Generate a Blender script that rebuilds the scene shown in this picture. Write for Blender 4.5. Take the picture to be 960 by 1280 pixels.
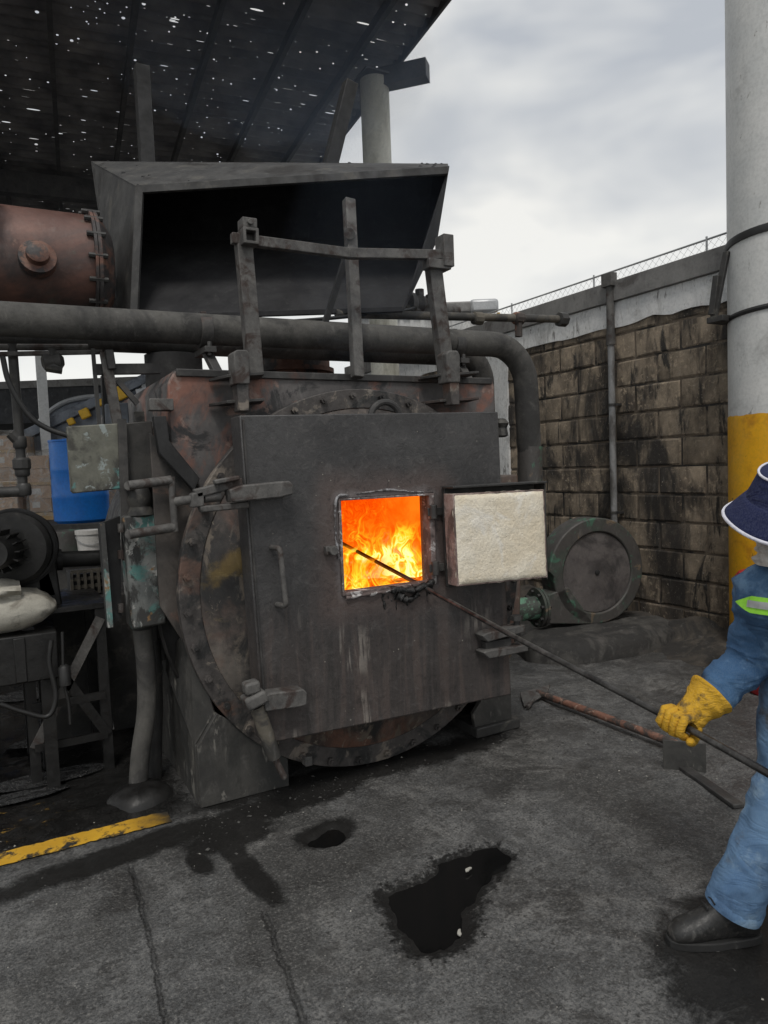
import bpy, bmesh, math, random
from mathutils import Vector as V, Matrix, noise as mn, Euler
R = math.radians
rnd = random.Random(7)
SC = bpy.context.scene
for o in list(bpy.data.objects):
    bpy.data.objects.remove(o)
COL = SC.collection

# ---------------------------------------------------------------- camera
CAM = V((-0.783, -3.381, 1.6))
YAW, PITCH, ROLL, FOC = R(-28.5), R(3.6), R(2.2), 900.0
cd = bpy.data.cameras.new('camera')
cam = bpy.data.objects.new('camera', cd); COL.objects.link(cam)
CR = Matrix.Rotation(YAW, 3, 'Z') @ Matrix.Rotation(math.pi / 2 - PITCH, 3, 'X') @ Matrix.Rotation(-ROLL, 3, 'Z')
cam.matrix_world = Matrix.Translation(CAM) @ CR.to_4x4()
cd.sensor_fit = 'VERTICAL'; cd.sensor_height = 36.0
cd.lens = FOC / 1280 * 36.0
cd.clip_start = 0.05; cd.clip_end = 3000
SC.camera = cam
# the survey: a sighted bearing (photo pixel) meets a real plane of the place
def ray(x, y): return CR @ V(((x - 480) / FOC, -(y - 640) / FOC, -1))
def onY(x, y, Y): d = ray(x, y); return CAM + d * ((Y - CAM.y) / d.y)
def onX(x, y, X): d = ray(x, y); return CAM + d * ((X - CAM.x) / d.x)
def onZ(x, y, z=0.0): d = ray(x, y); return CAM + d * ((z - CAM.z) / d.z)
def atD(x, y, D): return CAM + ray(x, y) * D

# ---------------------------------------------------------------- light and exposure
SC.view_settings.view_transform = 'Standard'; SC.view_settings.look = 'None'
SC.view_settings.exposure = 0.17; SC.view_settings.gamma = 1.0
SUN_EL, SUN_AZ = R(58), R(-150)
wd = bpy.data.worlds.new('World'); SC.world = wd; wd.use_nodes = True
wt = wd.node_tree; wn = wt.nodes; wl = wt.links
bg = wn['Background']; bg.inputs['Strength'].default_value = 0.1
sky = wn.new('ShaderNodeTexSky'); sky.sky_type = 'NISHITA'; sky.sun_disc = False
sky.sun_elevation = SUN_EL; sky.sun_rotation = R(150)
tc = wn.new('ShaderNodeTexCoord')
mp = wn.new('ShaderNodeMapping'); mp.inputs['Scale'].default_value = (1.0, 1.0, 2.3)
mp.inputs['Location'].default_value = (3.1, 1.7, .4)
wl.new(tc.outputs['Generated'], mp.inputs['Vector'])
cn = wn.new('ShaderNodeTexNoise'); cn.inputs['Scale'].default_value = 2.6
cn.inputs['Detail'].default_value = 4.0; cn.inputs['Roughness'].default_value = .5; cn.inputs['Distortion'].default_value = .25
wl.new(mp.outputs[0], cn.inputs['Vector'])
cr = wn.new('ShaderNodeValToRGB'); wl.new(cn.outputs['Fac'], cr.inputs['Fac'])
e = cr.color_ramp.elements
e[0].position = .38; e[0].color = (4.6, 4.85, 5.2, 1)
e[1].position = .62; e[1].color = (8.3, 8.2, 7.8, 1)
x_ = cr.color_ramp.elements.new(.5); x_.color = (6.4, 6.5, 6.5, 1)
sx = wn.new('ShaderNodeSeparateXYZ'); wl.new(tc.outputs['Generated'], sx.inputs[0])
hz = wn.new('ShaderNodeMapRange'); hz.inputs['From Min'].default_value = .0; hz.inputs['From Max'].default_value = .33
hz.inputs['To Min'].default_value = .85; hz.inputs['To Max'].default_value = 0.0
wl.new(sx.outputs['Z'], hz.inputs['Value'])
mh = wn.new('ShaderNodeMix'); mh.data_type = 'RGBA'
wl.new(hz.outputs[0], mh.inputs['Factor']); wl.new(cr.outputs[0], mh.inputs['A'])
mh.inputs['B'].default_value = (8.6, 8.6, 8.3, 1)
ms = wn.new('ShaderNodeMix'); ms.data_type = 'RGBA'; ms.inputs['Factor'].default_value = .93
wl.new(sky.outputs[0], ms.inputs['A']); wl.new(mh.outputs['Result'], ms.inputs['B'])
wl.new(ms.outputs['Result'], bg.inputs['Color'])
sd = bpy.data.lights.new('sun', 'SUN'); sd.energy = 1.3; sd.angle = R(14); sd.color = (1, .96, .9)
sun = bpy.data.objects.new('sun', sd); COL.objects.link(sun)
sun.rotation_euler = (-V((math.cos(SUN_EL) * math.sin(SUN_AZ), math.cos(SUN_EL) * math.cos(SUN_AZ), math.sin(SUN_EL)))).to_track_quat('-Z', 'Y').to_euler()
SC.cycles.max_bounces = 6; SC.cycles.transparent_max_bounces = 24

# ---------------------------------------------------------------- mesh helpers
class MB:
    def __init__(s): s.v = []; s.f = []
    def poly(s, pts):
        n = len(s.v); s.v += [V(p) for p in pts]; s.f.append(list(range(n, n + len(pts))))
    def prism(s, pts, ext):
        n = len(s.v); k = len(pts); ext = V(ext)
        s.v += [V(p) for p in pts] + [V(p) + ext for p in pts]
        s.f.append(list(range(n, n + k))); s.f.append(list(range(n + 2 * k - 1, n + k - 1, -1)))
        for i in range(k):
            j = (i + 1) % k; s.f.append([n + i, n + k + i, n + k + j, n + j])
    def box(s, a, b):
        x0, y0, z0 = a; x1, y1, z1 = b
        s.prism([(x0, y0, z0), (x1, y0, z0), (x1, y1, z0), (x0, y1, z0)], (0, 0, z1 - z0))
    def bar(s, p, q, w, h, side=None):
        p, q = V(p), V(q); d = (q - p).normalized()
        a = V(side) if side else (V((0, 0, 1)) if abs(d.z) < .9 else V((0, 1, 0)))
        r = d.cross(a).normalized(); u = r.cross(d).normalized()
        s.prism([p + r * w / 2 + u * h / 2, p - r * w / 2 + u * h / 2, p - r * w / 2 - u * h / 2, p + r * w / 2 - u * h / 2], q - p)
    def hollow(s, p, q, w, t):
        p, q = V(p), V(q); d = (q - p).normalized()
        a = V((0, 0, 1)) if abs(d.z) < .9 else V((0, 1, 0)); r = d.cross(a).normalized(); u = r.cross(d).normalized(); n = len(s.v)
        for o_ in (p, q):
            for k in (w / 2, w / 2 - t):
                s.v += [o_ + r * k + u * k, o_ - r * k + u * k, o_ - r * k - u * k, o_ + r * k - u * k]
        for i in range(4):
            j = (i + 1) % 4
            s.f += [[n + i, n + j, n + 8 + j, n + 8 + i], [n + 4 + i, n + 12 + i, n + 12 + j, n + 4 + j],
                    [n + i, n + 4 + i, n + 4 + j, n + j], [n + 8 + i, n + 8 + j, n + 12 + j, n + 12 + i]]
    def tube(s, pts, r, n=14, caps=True, round_=False):
        pts = [V(p) for p in pts]; m = len(pts)
        rs = list(r) if isinstance(r, (list, tuple)) else [r] * m
        if round_:
            a0 = (pts[0] - pts[1]).normalized(); a1 = (pts[-1] - pts[-2]).normalized()
            pre = [(pts[0] + a0 * rs[0] * math.sin(t), rs[0] * math.cos(t)) for t in (1.35, .95, .5)]
            post = [(pts[-1] + a1 * rs[-1] * math.sin(t), rs[-1] * math.cos(t)) for t in (.5, .95, 1.35)]
            pts = [p for p, _ in pre] + pts + [p for p, _ in post]; rs = [q for _, q in pre] + rs + [q for _, q in post]; m = len(pts)
        b = len(s.v); t0 = (pts[1] - pts[0]).normalized()
        nr = t0.cross(V((0, 0, 1)) if abs(t0.z) < .9 else V((1, 0, 0))).normalized()
        for i in range(m):
            if i == 0: t = t0
            elif i == m - 1: t = (pts[i] - pts[i - 1]).normalized()
            else: t = ((pts[i + 1] - pts[i]).normalized() + (pts[i] - pts[i - 1]).normalized()).normalized()
            nr = (nr - t * nr.dot(t)).normalized(); bn = t.cross(nr)
            for k in range(n):
                a = 2 * math.pi * k / n
                s.v.append(pts[i] + (nr * math.cos(a) + bn * math.sin(a)) * rs[i])
        for i in range(m - 1):
            for k in range(n):
                j = (k + 1) % n
                s.f.append([b + i * n + k, b + i * n + j, b + (i + 1) * n + j, b + (i + 1) * n + k])
        if caps:
            s.f.append(list(range(b + n - 1, b - 1, -1))); s.f.append(list(range(b + (m - 1) * n, b + m * n)))
    def cyl(s, p, q, r, n=16): s.tube([p, q], r, n)
    def lathe(s, prof, org, axis, n=40, closed=False, scale=(1, 1), caps=True):
        org = V(org); ax = V(axis).normalized()
        a = ax.cross(V((0, 0, 1)) if abs(ax.z) < .9 else V((1, 0, 0))).normalized(); c = ax.cross(a); b = len(s.v); m = len(prof)
        for (r, t) in prof:
            for k in range(n):
                g = 2 * math.pi * k / n
                s.v.append(org + ax * t + a * (r * math.cos(g) * scale[0]) + c * (r * math.sin(g) * scale[1]))
        for i in range(m if closed else m - 1):
            i2 = (i + 1) % m
            for k in range(n):
                j = (k + 1) % n
                s.f.append([b + i * n + k, b + i * n + j, b + i2 * n + j, b + i2 * n + k])
        if not closed and caps:
            if prof[0][0] > 1e-4: s.f.append(list(range(b + n - 1, b - 1, -1)))
            if prof[-1][0] > 1e-4: s.f.append(list(range(b + (m - 1) * n, b + m * n)))
    def frame_plate(s, outer, inner, ext):
        n = len(s.v); k = len(outer); ext = V(ext)
        s.v += [V(p) for p in outer] + [V(p) for p in inner] + [V(p) + ext for p in outer] + [V(p) + ext for p in inner]
        for i in range(k):
            j = (i + 1) % k
            s.f += [[n + i, n + j, n + k + j, n + k + i], [n + 2 * k + i, n + 3 * k + i, n + 3 * k + j, n + 2 * k + j],
                    [n + i, n + 2 * k + i, n + 2 * k + j, n + j], [n + k + i, n + k + j, n + 3 * k + j, n + 3 * k + i]]
    def grid(s, fn, nu, nv, closed_u=False):
        b = len(s.v)
        for j in range(nv):
            for i in range(nu): s.v.append(V(fn(i, j)))
        for j in range(nv - 1):
            for i in range(nu if closed_u else nu - 1):
                i2 = (i + 1) % nu
                s.f.append([b + j * nu + i, b + j * nu + i2, b + (j + 1) * nu + i2, b + (j + 1) * nu + i])
    def mesh(s, name, m, off, smooth):
        me = bpy.data.meshes.new(name); me.from_pydata([tuple(p - off) for p in s.v], [], s.f)
        bm = bmesh.new(); bm.from_mesh(me); bmesh.ops.remove_doubles(bm, verts=bm.verts, dist=1e-5)
        bmesh.ops.recalc_face_normals(bm, faces=bm.faces); bm.to_mesh(me); bm.free()
        if m: me.materials.append(m)
        if smooth:
            me.shade_smooth(); me.set_sharp_from_angle(angle=R(smooth))
        return me
    def build(s, name, m, parent=None, base=None, smooth=35, bev=0.0, kind=None, label=None):
        off = wloc(parent) if parent else (V(base) if base is not None else base_of(s.v))
        o = bpy.data.objects.new(name, s.mesh(name, m, off, smooth)); COL.objects.link(o)
        if parent: o.parent = parent
        else: o.location = off
        if bev:
            b = o.modifiers.new('bevel', 'BEVEL'); b.width = bev; b.segments = 2; b.limit_method = 'ANGLE'; b.angle_limit = R(40)
        if kind: o['kind'] = kind
        if label: o['label'] = label
        return o
def base_of(vs):
    n = len(vs); return V((sum(v.x for v in vs) / n, sum(v.y for v in vs) / n, min(v.z for v in vs)))
def wloc(o):
    p = V(o.location)
    while o.parent: o = o.parent; p = p + V(o.location)
    return p
def thing(name, loc, label, cat, group=None):
    o = bpy.data.objects.new(name, None); o.empty_display_size = .1; COL.objects.link(o); o.location = V(loc)
    return tag(o, label, cat, group)
def tag(o, label, cat, group=None):
    o['label'] = label; o['category'] = cat
    if group: o['group'] = group
    return o
def copy_part(o, parent, dloc, rot=None):
    c = o.copy(); COL.objects.link(c); c.parent = parent; c.location = dloc
    if rot is not None: c.rotation_euler = rot
    return c
def fillet(pts, rad, n=8):
    pts = [V(p) for p in pts]; out = [pts[0]]
    for i in range(1, len(pts) - 1):
        a, b, c = pts[i - 1], pts[i], pts[i + 1]; d1 = (a - b).normalized(); d2 = (c - b).normalized()
        ang = d1.angle(d2)
        if ang > 3.1: out.append(b); continue
        t = min(rad / math.tan(ang / 2), (a - b).length * .49, (c - b).length * .49)
        rr = t * math.tan(ang / 2); ctr = b + (d1 + d2).normalized() * (rr / math.sin(ang / 2))
        s0 = b + d1 * t - ctr; s1 = b + d2 * t - ctr; tot = s0.angle(s1); ax = s0.cross(s1).normalized()
        for k in range(n + 1): out.append(ctr + Matrix.Rotation(tot * k / n, 3, ax) @ s0)
    return out + [pts[-1]]
def curve(pts, n=8):
    pts = [V(p) for p in pts]; P = [pts[0] * 2 - pts[1]] + pts + [pts[-1] * 2 - pts[-2]]; out = []
    for i in range(1, len(P) - 2):
        for k in range(n):
            t = k / n; a, b, c, d = P[i - 1:i + 3]
            out.append(.5 * (2 * b + (c - a) * t + (2 * a - 5 * b + 4 * c - d) * t * t + (3 * b - a - 3 * c + d) * t ** 3))
    return out + [pts[-1]]

# ---------------------------------------------------------------- material helpers
class NT:
    def __init__(s, name):
        s.m = bpy.data.materials.new(name); s.m.use_nodes = True; s.t = s.m.node_tree
        s.b = s.t.nodes['Principled BSDF']; s.out = s.t.nodes['Material Output']
        s.co = s.t.nodes.new('ShaderNodeTexCoord').outputs['Object']
    def n(s, typ): return s.t.nodes.new(typ)
    def l(s, a, b): s.t.links.new(a, b)
    def put(s, sock, v):
        if hasattr(v, 'is_linked'): s.l(v, sock)
        elif isinstance(v, (tuple, list)) and len(v) == 3 and sock.type == 'RGBA': sock.default_value = (*v, 1)
        else: sock.default_value = v
    def mapv(s, vec, scale=(1, 1, 1), loc=(0, 0, 0), rot=(0, 0, 0)):
        m = s.n('ShaderNodeMapping'); s.l(vec, m.inputs[0]); m.inputs['Scale'].default_value = scale
        m.inputs['Location'].default_value = loc; m.inputs['Rotation'].default_value = rot; return m.outputs[0]
    def noise(s, vec, scale, detail=4, rough=.55, dist=0, typ=None):
        m = s.n('ShaderNodeTexNoise')
        if typ: m.noise_type = typ
        s.l(vec, m.inputs['Vector']); m.inputs['Scale'].default_value = scale; m.inputs['Detail'].default_value = detail
        m.inputs['Roughness'].default_value = rough; m.inputs['Distortion'].default_value = dist; return m.outputs['Fac']
    def vor(s, vec, scale, feat='F1', out='Distance', rnd_=1.0):
        m = s.n('ShaderNodeTexVoronoi'); m.feature = feat; s.l(vec, m.inputs['Vector']); m.inputs['Scale'].default_value = scale
        m.inputs['Randomness'].default_value = rnd_; return m.outputs[out]
    def ramp(s, fac, els):
        m = s.n('ShaderNodeValToRGB'); s.l(fac, m.inputs[0]); r = m.color_ramp
        while len(r.elements) < len(els): r.elements.new(.5)
        for e_, (p, c) in zip(r.elements, els): e_.position = p; e_.color = (*c, 1) if len(c) == 3 else c
        return m.outputs[0]
    def rng(s, v, a, b, c=0.0, d=1.0, smooth=True):
        m = s.n('ShaderNodeMapRange'); m.interpolation_type = 'SMOOTHSTEP' if smooth else 'LINEAR'
        s.put(m.inputs['Value'], v)
        for k, q in zip(('From Min', 'From Max', 'To Min', 'To Max'), (a, b, c, d)): m.inputs[k].default_value = q
        return m.outputs[0]
    def mix(s, f, a, b):
        m = s.n('ShaderNodeMix'); m.data_type = 'RGBA'; s.put(m.inputs['Factor'], f); s.put(m.inputs['A'], a); s.put(m.inputs['B'], b)
        return m.outputs['Result']
    def mth(s, op, a, b=0.0, c=None):
        m = s.n('ShaderNodeMath'); m.operation = op; s.put(m.inputs[0], a); s.put(m.inputs[1], b)
        if c is not None: s.put(m.inputs[2], c)
        return m.outputs[0]
    def sep(s, vec):
        m = s.n('ShaderNodeSeparateXYZ'); s.l(vec, m.inputs[0]); return m.outputs
    def bump(s, h, strength, dist=.01, normal=None):
        m = s.n('ShaderNodeBump'); s.l(h, m.inputs['Height']); m.inputs['Strength'].default_value = strength; m.inputs['Distance'].default_value = dist
        if normal: s.l(normal, m.inputs['Normal'])
        return m.outputs[0]
    def done(s, color, rough, metal=0.0, normal=None, spec=None):
        s.put(s.b.inputs['Base Color'], color); s.put(s.b.inputs['Roughness'], rough); s.put(s.b.inputs['Metallic'], metal)
        if normal: s.l(normal, s.b.inputs['Normal'])
        if spec is not None: s.b.inputs['Specular IOR Level'].default_value = spec
        return s.m
def grime(name, c1, c2, patches=(), rough=(.5, .8), metal=0.0, bump=.25, scale=5.0, bs=40.0, dist=.006, spec=None, vary=0.0, world=False, wear=.45, spots=()):
    """base of two tones, then worn or rusted patches (colour, scale, lo, hi, stretch)"""
    k = NT(name)
    if world: k.co = k.n('ShaderNodeNewGeometry').outputs['Position']
    f = k.noise(k.co, scale, 6, .62, .3)
    col = k.ramp(f, [(.36, c1), (.64, c2)])
    for i, (pc, ps, lo, hi, st) in enumerate(patches):
        pf = k.noise(k.mapv(k.co, st, (i * 3.7 + 1, i * 2.1, i * 5.3)), ps, 7, .65, .6)
        col = k.mix(k.rng(pf, lo - .055, hi - .06), col, pc)
    for (pc, ctr, rad_, hgt_) in spots:
        m = k.n('ShaderNodeMapping'); m.vector_type = 'TEXTURE'; k.l(k.n('ShaderNodeNewGeometry').outputs['Position'], m.inputs[0]); m.inputs['Location'].default_value = ctr; m.inputs['Scale'].default_value = (rad_, 1, hgt_); m.inputs['Rotation'].default_value = (0, -.5, 0)
        ln = k.n('ShaderNodeVectorMath'); ln.operation = 'LENGTH'; k.l(m.outputs[0], ln.inputs[0]); dd_ = k.mth('ADD', ln.outputs['Value'], k.mth('MULTIPLY', k.mth('SUBTRACT', k.noise(k.co, 9, 7, .7), .5), 2.2)); col = k.mix(k.rng(dd_, 1.1, .4, 0, .5), col, pc)
    fine = k.noise(k.co, bs, 5, .65)
    dust = k.noise(k.mapv(k.co, (1, 1, .5), (9, 4, 2)), scale * 3.1, 8, .72, .4)
    col = k.mix(k.rng(dust, .54, .72, 0, wear), col, k.mix(.5, col, (.3, .29, .27))); col = k.mix(k.rng(dust, .46, .3, 0, wear * 1.3), col, k.mix(.6, col, (.015, .015, .015)))
    col = k.mix(k.rng(fine, .35, .75, 0, .35), col, k.mix(.5, col, (.02, .02, .02)))
    if vary:
        oi = k.n('ShaderNodeObjectInfo'); h = k.n('ShaderNodeHueSaturation'); k.l(col, h.inputs['Color'])
        k.l(k.rng(oi.outputs['Random'], 0, 1, 1 - vary, 1 + vary, False), h.inputs['Value']); col = h.outputs[0]
    ro = k.rng(k.noise(k.co, scale * 2.3, 5, .6), .3, .7, rough[0], rough[1])
    hh = k.mth('ADD', fine, k.mth('MULTIPLY', f, 1.5))
    return k.done(col, ro, metal, k.bump(hh, bump, dist), spec)

m_soot = grime('sooty_steel', (.034, .033, .033), (.062, .06, .058), [((.085, .08, .075), 3, .55, .75, (1, 1, 1)), ((.1, .05, .038), 2.2, .62, .78, (1, 1, 1))], (.45, .7), .25, wear=0.38)
m_black = grime('black_soot', (.014, .014, .0145), (.026, .026, .027), [((.05, .05, .05), 4, .6, .8, (1, 1, 1))], (.6, .9), 0, .2, wear=0.1)
m_hood = grime('hood_steel', (.045, .045, .046), (.075, .074, .072), [((.1, .095, .085), 6, .6, .75, (1, 1, 1)), ((.03, .028, .027), 3, .55, .7, (1, 1, .35))], (.6, .85), .1)
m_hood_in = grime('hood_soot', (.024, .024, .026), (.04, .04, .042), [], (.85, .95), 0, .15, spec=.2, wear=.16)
m_pipe = grime('dusty_pipe_lagging', (.062, .06, .056), (.1, .096, .088), [((.035, .034, .033), 3, .52, .7, (1, 1, 1))], (.75, .95), 0, .35, 6, 70)
m_bar = grime('grey_scaled_bar', (.075, .072, .07), (.14, .135, .128), [((.05, .035, .03), 9, .55, .7, (1, 1, 1))], (.6, .85), .15, .35, 12, 60)
m_disc = grime('brown_front_plate', (.085, .07, .062), (.135, .112, .1),
               [((.16, .085, .06), 2.0, .52, .7, (1, 1, 1)), ((.03, .029, .029), 2.4, .5, .66, (1, 1, .6)), ((.15, .125, .1), 6, .6, .7, (1.6, 1, .8)), ((.24, .21, .17), 14, .66, .72, (1, 1, .5)), ((.2, .16, .09), 2.1, .68, .74, (1, 1, 2.2))], (.5, .75), .2, .35, 4, spots=[((.3, .2, .05), tuple(onY(287, 705, 0)), .16, .07), ((.26, .23, .2), tuple(onY(275, 840, 0)), .16, .16)])
m_jacket = grime('jacket_steel', (.085, .08, .08), (.13, .12, .117),
                 [((.24, .115, .085), 2.2, .545, .66, (1, 1, .8)), ((.27, .185, .155), 7, .63, .7, (1, 1, 1)), ((.035, .034, .035), 4, .6, .68, (1, 1, 1))], (.5, .75), .15, .3, 5)
m_ring = grime('flange_steel', (.055, .05, .048), (.1, .09, .085), [((.22, .19, .16), 8, .6, .7, (1, 1, 1)), ((.03, .03, .03), 5, .55, .65, (1, 1, 1)), ((.14, .085, .065), 3, .62, .74, (1, 1, 1))], (.5, .8), .2, .5, 8)
m_saddle = grime('saddle_steel', (.045, .044, .042), (.08, .077, .071), [((.04, .04, .038), 4, .52, .66, (1, 1, .5)), ((.2, .19, .17), 12, .64, .72, (1, 1, .4))], (.5, .75), .2, .3, 5)
m_tank = grime('rusty_tank', (.12, .062, .05), (.18, .095, .075), [((.07, .055, .052), 1.8, .54, .74, (.8, 1, 1)), ((.24, .15, .115), 5, .66, .8, (1, 1, 1)), ((.11, .105, .085), 3, .64, .76, (1, 1, 1))], (.35, .55), .2, .2, 4, wear=.25)
m_flange_rust = grime('rusty_flange', (.13, .06, .045), (.22, .12, .085), [((.05, .045, .045), 5, .5, .6, (1, 1, 1))], (.55, .8), .1, .4, 8)
m_box = grime('weathered_box_paint', (.115, .115, .095), (.19, .19, .155), [((.06, .058, .05), 5, .52, .64, (1, 1, .6)), ((.3, .34, .33), 16, .63, .7, (1, 1, 1)), ((.1, .24, .23), 11, .66, .72, (1, 1, 1))], (.55, .8), .1, .3, 7)
m_box2 = grime('peeling_green_box_paint', (.14, .15, .145), (.24, .25, .24), [((.1, .24, .22), 6, .52, .62, (1, 1, 1)), ((.05, .05, .048), 8, .52, .6, (1, 1, .5)), ((.4, .4, .38), 13, .62, .68, (1, 1, .6)), ((.25, .15, .07), 9, .66, .72, (1, 1, 1))], (.5, .75), .1, .4, 7)
m_green = grime('sooty_green_paint', (.05, .062, .052), (.08, .092, .078), [((.075, .07, .066), 3, .45, .6, (1, 1, 1)), ((.07, .16, .11), 9, .62, .7, (1, 1, 1)), ((.17, .13, .09), 7, .66, .73, (1, 1, 1))], (.5, .75), .1, .3, 5)
m_disc2 = grime('grey_brown_sheet', (.12, .108, .106), (.16, .145, .14), [((.06, .055, .055), 3, .5, .7, (1, 1, 1))], (.5, .7), .2, .15, 4)
m_mgreen = grime('mint_paint', (.14, .3, .2), (.2, .38, .27), [((.06, .07, .06), 9, .5, .6, (1, 1, 1))], (.5, .7), 0, .3, 7)
m_rust = grime('rusty_rod', (.17, .075, .05), (.26, .13, .09), [((.06, .05, .045), 7, .5, .6, (1, 1, 1)), ((.33, .22, .17), 12, .64, .7, (1, 1, 1))], (.65, .85), .1, .4, 9, 90)
m_plain_dark = grime('dark_machine_paint', (.03, .03, .03), (.055, .053, .05), [((.09, .085, .075), 6, .6, .7, (1, 1, 1))], (.45, .75), .15, .3, 6, wear=0.22)
m_mbrown = grime('pale_brown_dust_metal', (.09, .08, .065), (.14, .125, .1), [((.05, .048, .045), 5, .5, .65, (1, 1, 1))], (.6, .85), .1, .3, 6)
m_rubber = grime('black_rubber', (.012, .012, .012), (.022, .022, .022), [], (.45, .6), 0, .1, wear=.16)
m_white_paint = grime('white_column_paint', (.6, .61, .6), (.7, .7, .68), [((.42, .42, .41), 2.4, .58, .8, (1, 1, 1)), ((.3, .29, .27), 20, .7, .76, (1, 1, .3))], (.45, .65), 0, .12, 3, wear=.16)
m_cream_paint = grime('cream_column_paint', (.72, .7, .6), (.8, .78, .68), [((.4, .38, .3), 2, .5, .7, (1, 1, .4))], (.5, .7), 0, .1, 3, wear=.16)
m_yellow_paint = grime('yellow_column_paint', (.8, .4, .008), (.86, .45, .012), [((.6, .27, .01), 3, .58, .75, (1, 1, 1)), ((.2, .13, .04), 22, .7, .76, (1, 1, .4))], (.4, .6), 0, .12, 3, wear=.16)
m_yellow = grime('yellow_guard_paint', (.75, .42, .02), (.8, .48, .03), [], (.5, .6), 0, .1, wear=.16)
m_wallpaint = grime('weathered_white_wash', (.68, .69, .69), (.8, .8, .79), [((.48, .48, .47), 3, .58, .8, (1, 2, 1)), ((.17, .16, .15), 9, .62, .74, (1, 3, .6)), ((.63, .63, .6), 5, .66, .75, (1, 1, 1))], (.75, .9), 0, .4, 5)
m_block = grime('sooty_concrete_block', (.18, .146, .108), (.3, .242, .178),
                [((.075, .06, .047), 3.2, .5, .7, (1, 1, .4)), ((.36, .29, .21), 20, .58, .72, (1, 1, 1)), ((.035, .03, .026), 1.5, .52, .68, (1, 1.3, .6)), ((.03, .027, .024), 5, .58, .7, (1, 1.6, .35)), ((.34, .3, .25), 45, .68, .75, (1, 1, 1))], (.85, .97), 0, .4, 7, 60, .008, vary=.22, world=True)
m_mortar = grime('sooty_mortar', (.12, .095, .072), (.2, .16, .12), [((.03, .028, .026), 3, .5, .65, (1, 1, 1))], (.9, .97), 0, .6, 8, 60, world=True)
m_coping = grime('grey_coping_steel', (.2, .195, .19), (.27, .265, .255), [((.13, .12, .115), 3, .58, .74, (1, 1, 1))], (.6, .8), .2, .2)
m_galv = grime('galvanised_wire', (.4, .41, .42), (.55, .56, .56), [], (.45, .6), .5, .05, wear=.16)
m_pvc = grime('grey_pvc_pipe', (.2, .205, .21), (.29, .29, .29), [((.1, .095, .09), 5, .52, .68, (1, 1, .4))], (.5, .7), 0, .1)
m_lining = grime('refractory_lining', (.84, .74, .57), (.9, .83, .69), [((.92, .87, .77), 5, .55, .7, (1, 1, 1)), ((.7, .52, .31), 1.8, .64, .84, (1, 1, 1)), ((.5, .42, .31), 34, .69, .76, (1, 1, 2.5))], (.9, .98), 0, .8, 6, 75, .007, wear=.12)
m_jamb = grime('heat_scaled_jamb', (.14, .105, .098), (.26, .21, .2), [((.1, .075, .07), 9, .5, .62, (1, 1, .5)), ((.5, .48, .47), 18, .6, .68, (1, 1, 1))], (.75, .9), 0, .6, 12, 60)
m_lining_edge = grime('pinkish_lining_edge', (.24, .17, .15), (.38, .3, .27), [((.12, .09, .08), 10, .52, .64, (1, 1, .5))], (.8, .95), 0, .6, 12, 60)
m_ash = grime('grey_white_ash', (.22, .21, .21), (.42, .42, .44), [((.09, .08, .08), 24, .5, .6, (1, 1, 1))], (.85, .95), 0, .8, 20, 70)
m_clinker = grime('black_clinker', (.008, .008, .008), (.02, .019, .019), [((.07, .065, .065), 30, .64, .7, (1, 1, 1))], (.35, .6), 0, .9, 20, 70)
m_bluedrum = grime('blue_drum_plastic', (.008, .18, .66), (.012, .22, .74), [], (.35, .5), 0, .05, wear=.16)
m_carton = grime('brown_carton', (.42, .28, .18), (.52, .36, .25), [((.42, .34, .27), 7, .6, .7, (1, 1, 1))], (.75, .9), 0, .15, 3, vary=.2)
m_wood = grime('pale_pallet_wood', (.42, .28, .13), (.55, .38, .2), [], (.75, .9), 0, .2, 6)
m_label = grime('white_carton_print', (.6, .58, .55), (.7, .68, .64), [], (.7, .8), 0, .05, wear=.16)
m_whiteshed = grime('white_sheet_cladding', (.55, .56, .56), (.68, .68, .66), [((.42, .42, .41), 2, .55, .7, (1, 1, .3))], (.5, .7), 0, .1, 2, wear=.16)
m_fascia = grime('dark_canopy_sheet', (.028, .03, .034), (.045, .047, .052), [], (.6, .8), .1, .1)
m_greysteel = grime('blue_grey_steel', (.14, .16, .19), (.2, .22, .25), [((.1, .11, .13), 4, .55, .7, (1, 1, 1))], (.45, .65), .3, .1)
m_silver = grime('silver_sheet', (.42, .43, .44), (.5, .51, .52), [], (.35, .5), .4, .05, wear=.16)
m_dock = grime('dark_dock_concrete', (.05, .048, .045), (.085, .08, .075), [], (.8, .95), 0, .3)
m_red = grime('red_plastic', (.33, .01, .015), (.42, .018, .022), [], (.4, .55), 0, .05, wear=.16)
m_cloth = grime('dirty_white_sack_cloth', (.36, .34, .29), (.48, .46, .4), [((.22, .2, .165), 5, .52, .68, (1, 1, 1))], (.85, .95), 0, .35, 5, 120, .004)
m_concrete_lump = grime('sooty_concrete', (.05, .048, .045), (.085, .08, .074), [((.03, .029, .028), 3, .5, .65, (1, 1, 1))], (.8, .95), 0, .7, 5, 45)
m_soil = grime('packed_sooty_soil', (.05, .043, .036), (.085, .073, .06), [((.03, .028, .026), 3, .5, .65, (1, 1, 1))], (.9, .97), 0, .8, 5, 45)
m_oily = grime('oily_black_steel', (.007, .0068, .0066), (.015, .0145, .014), [((.04, .038, .034), 6, .64, .76, (1, 1, 1))], (.3, .65), .1, .35, 6, wear=.1)
m_oilm = grime('sooty_machine_steel', (.013, .013, .0125), (.028, .027, .026), [((.06, .055, .05), 6, .62, .74, (1, 1, 1))], (.35, .65), .15, .3, 6, wear=.15)
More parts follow.
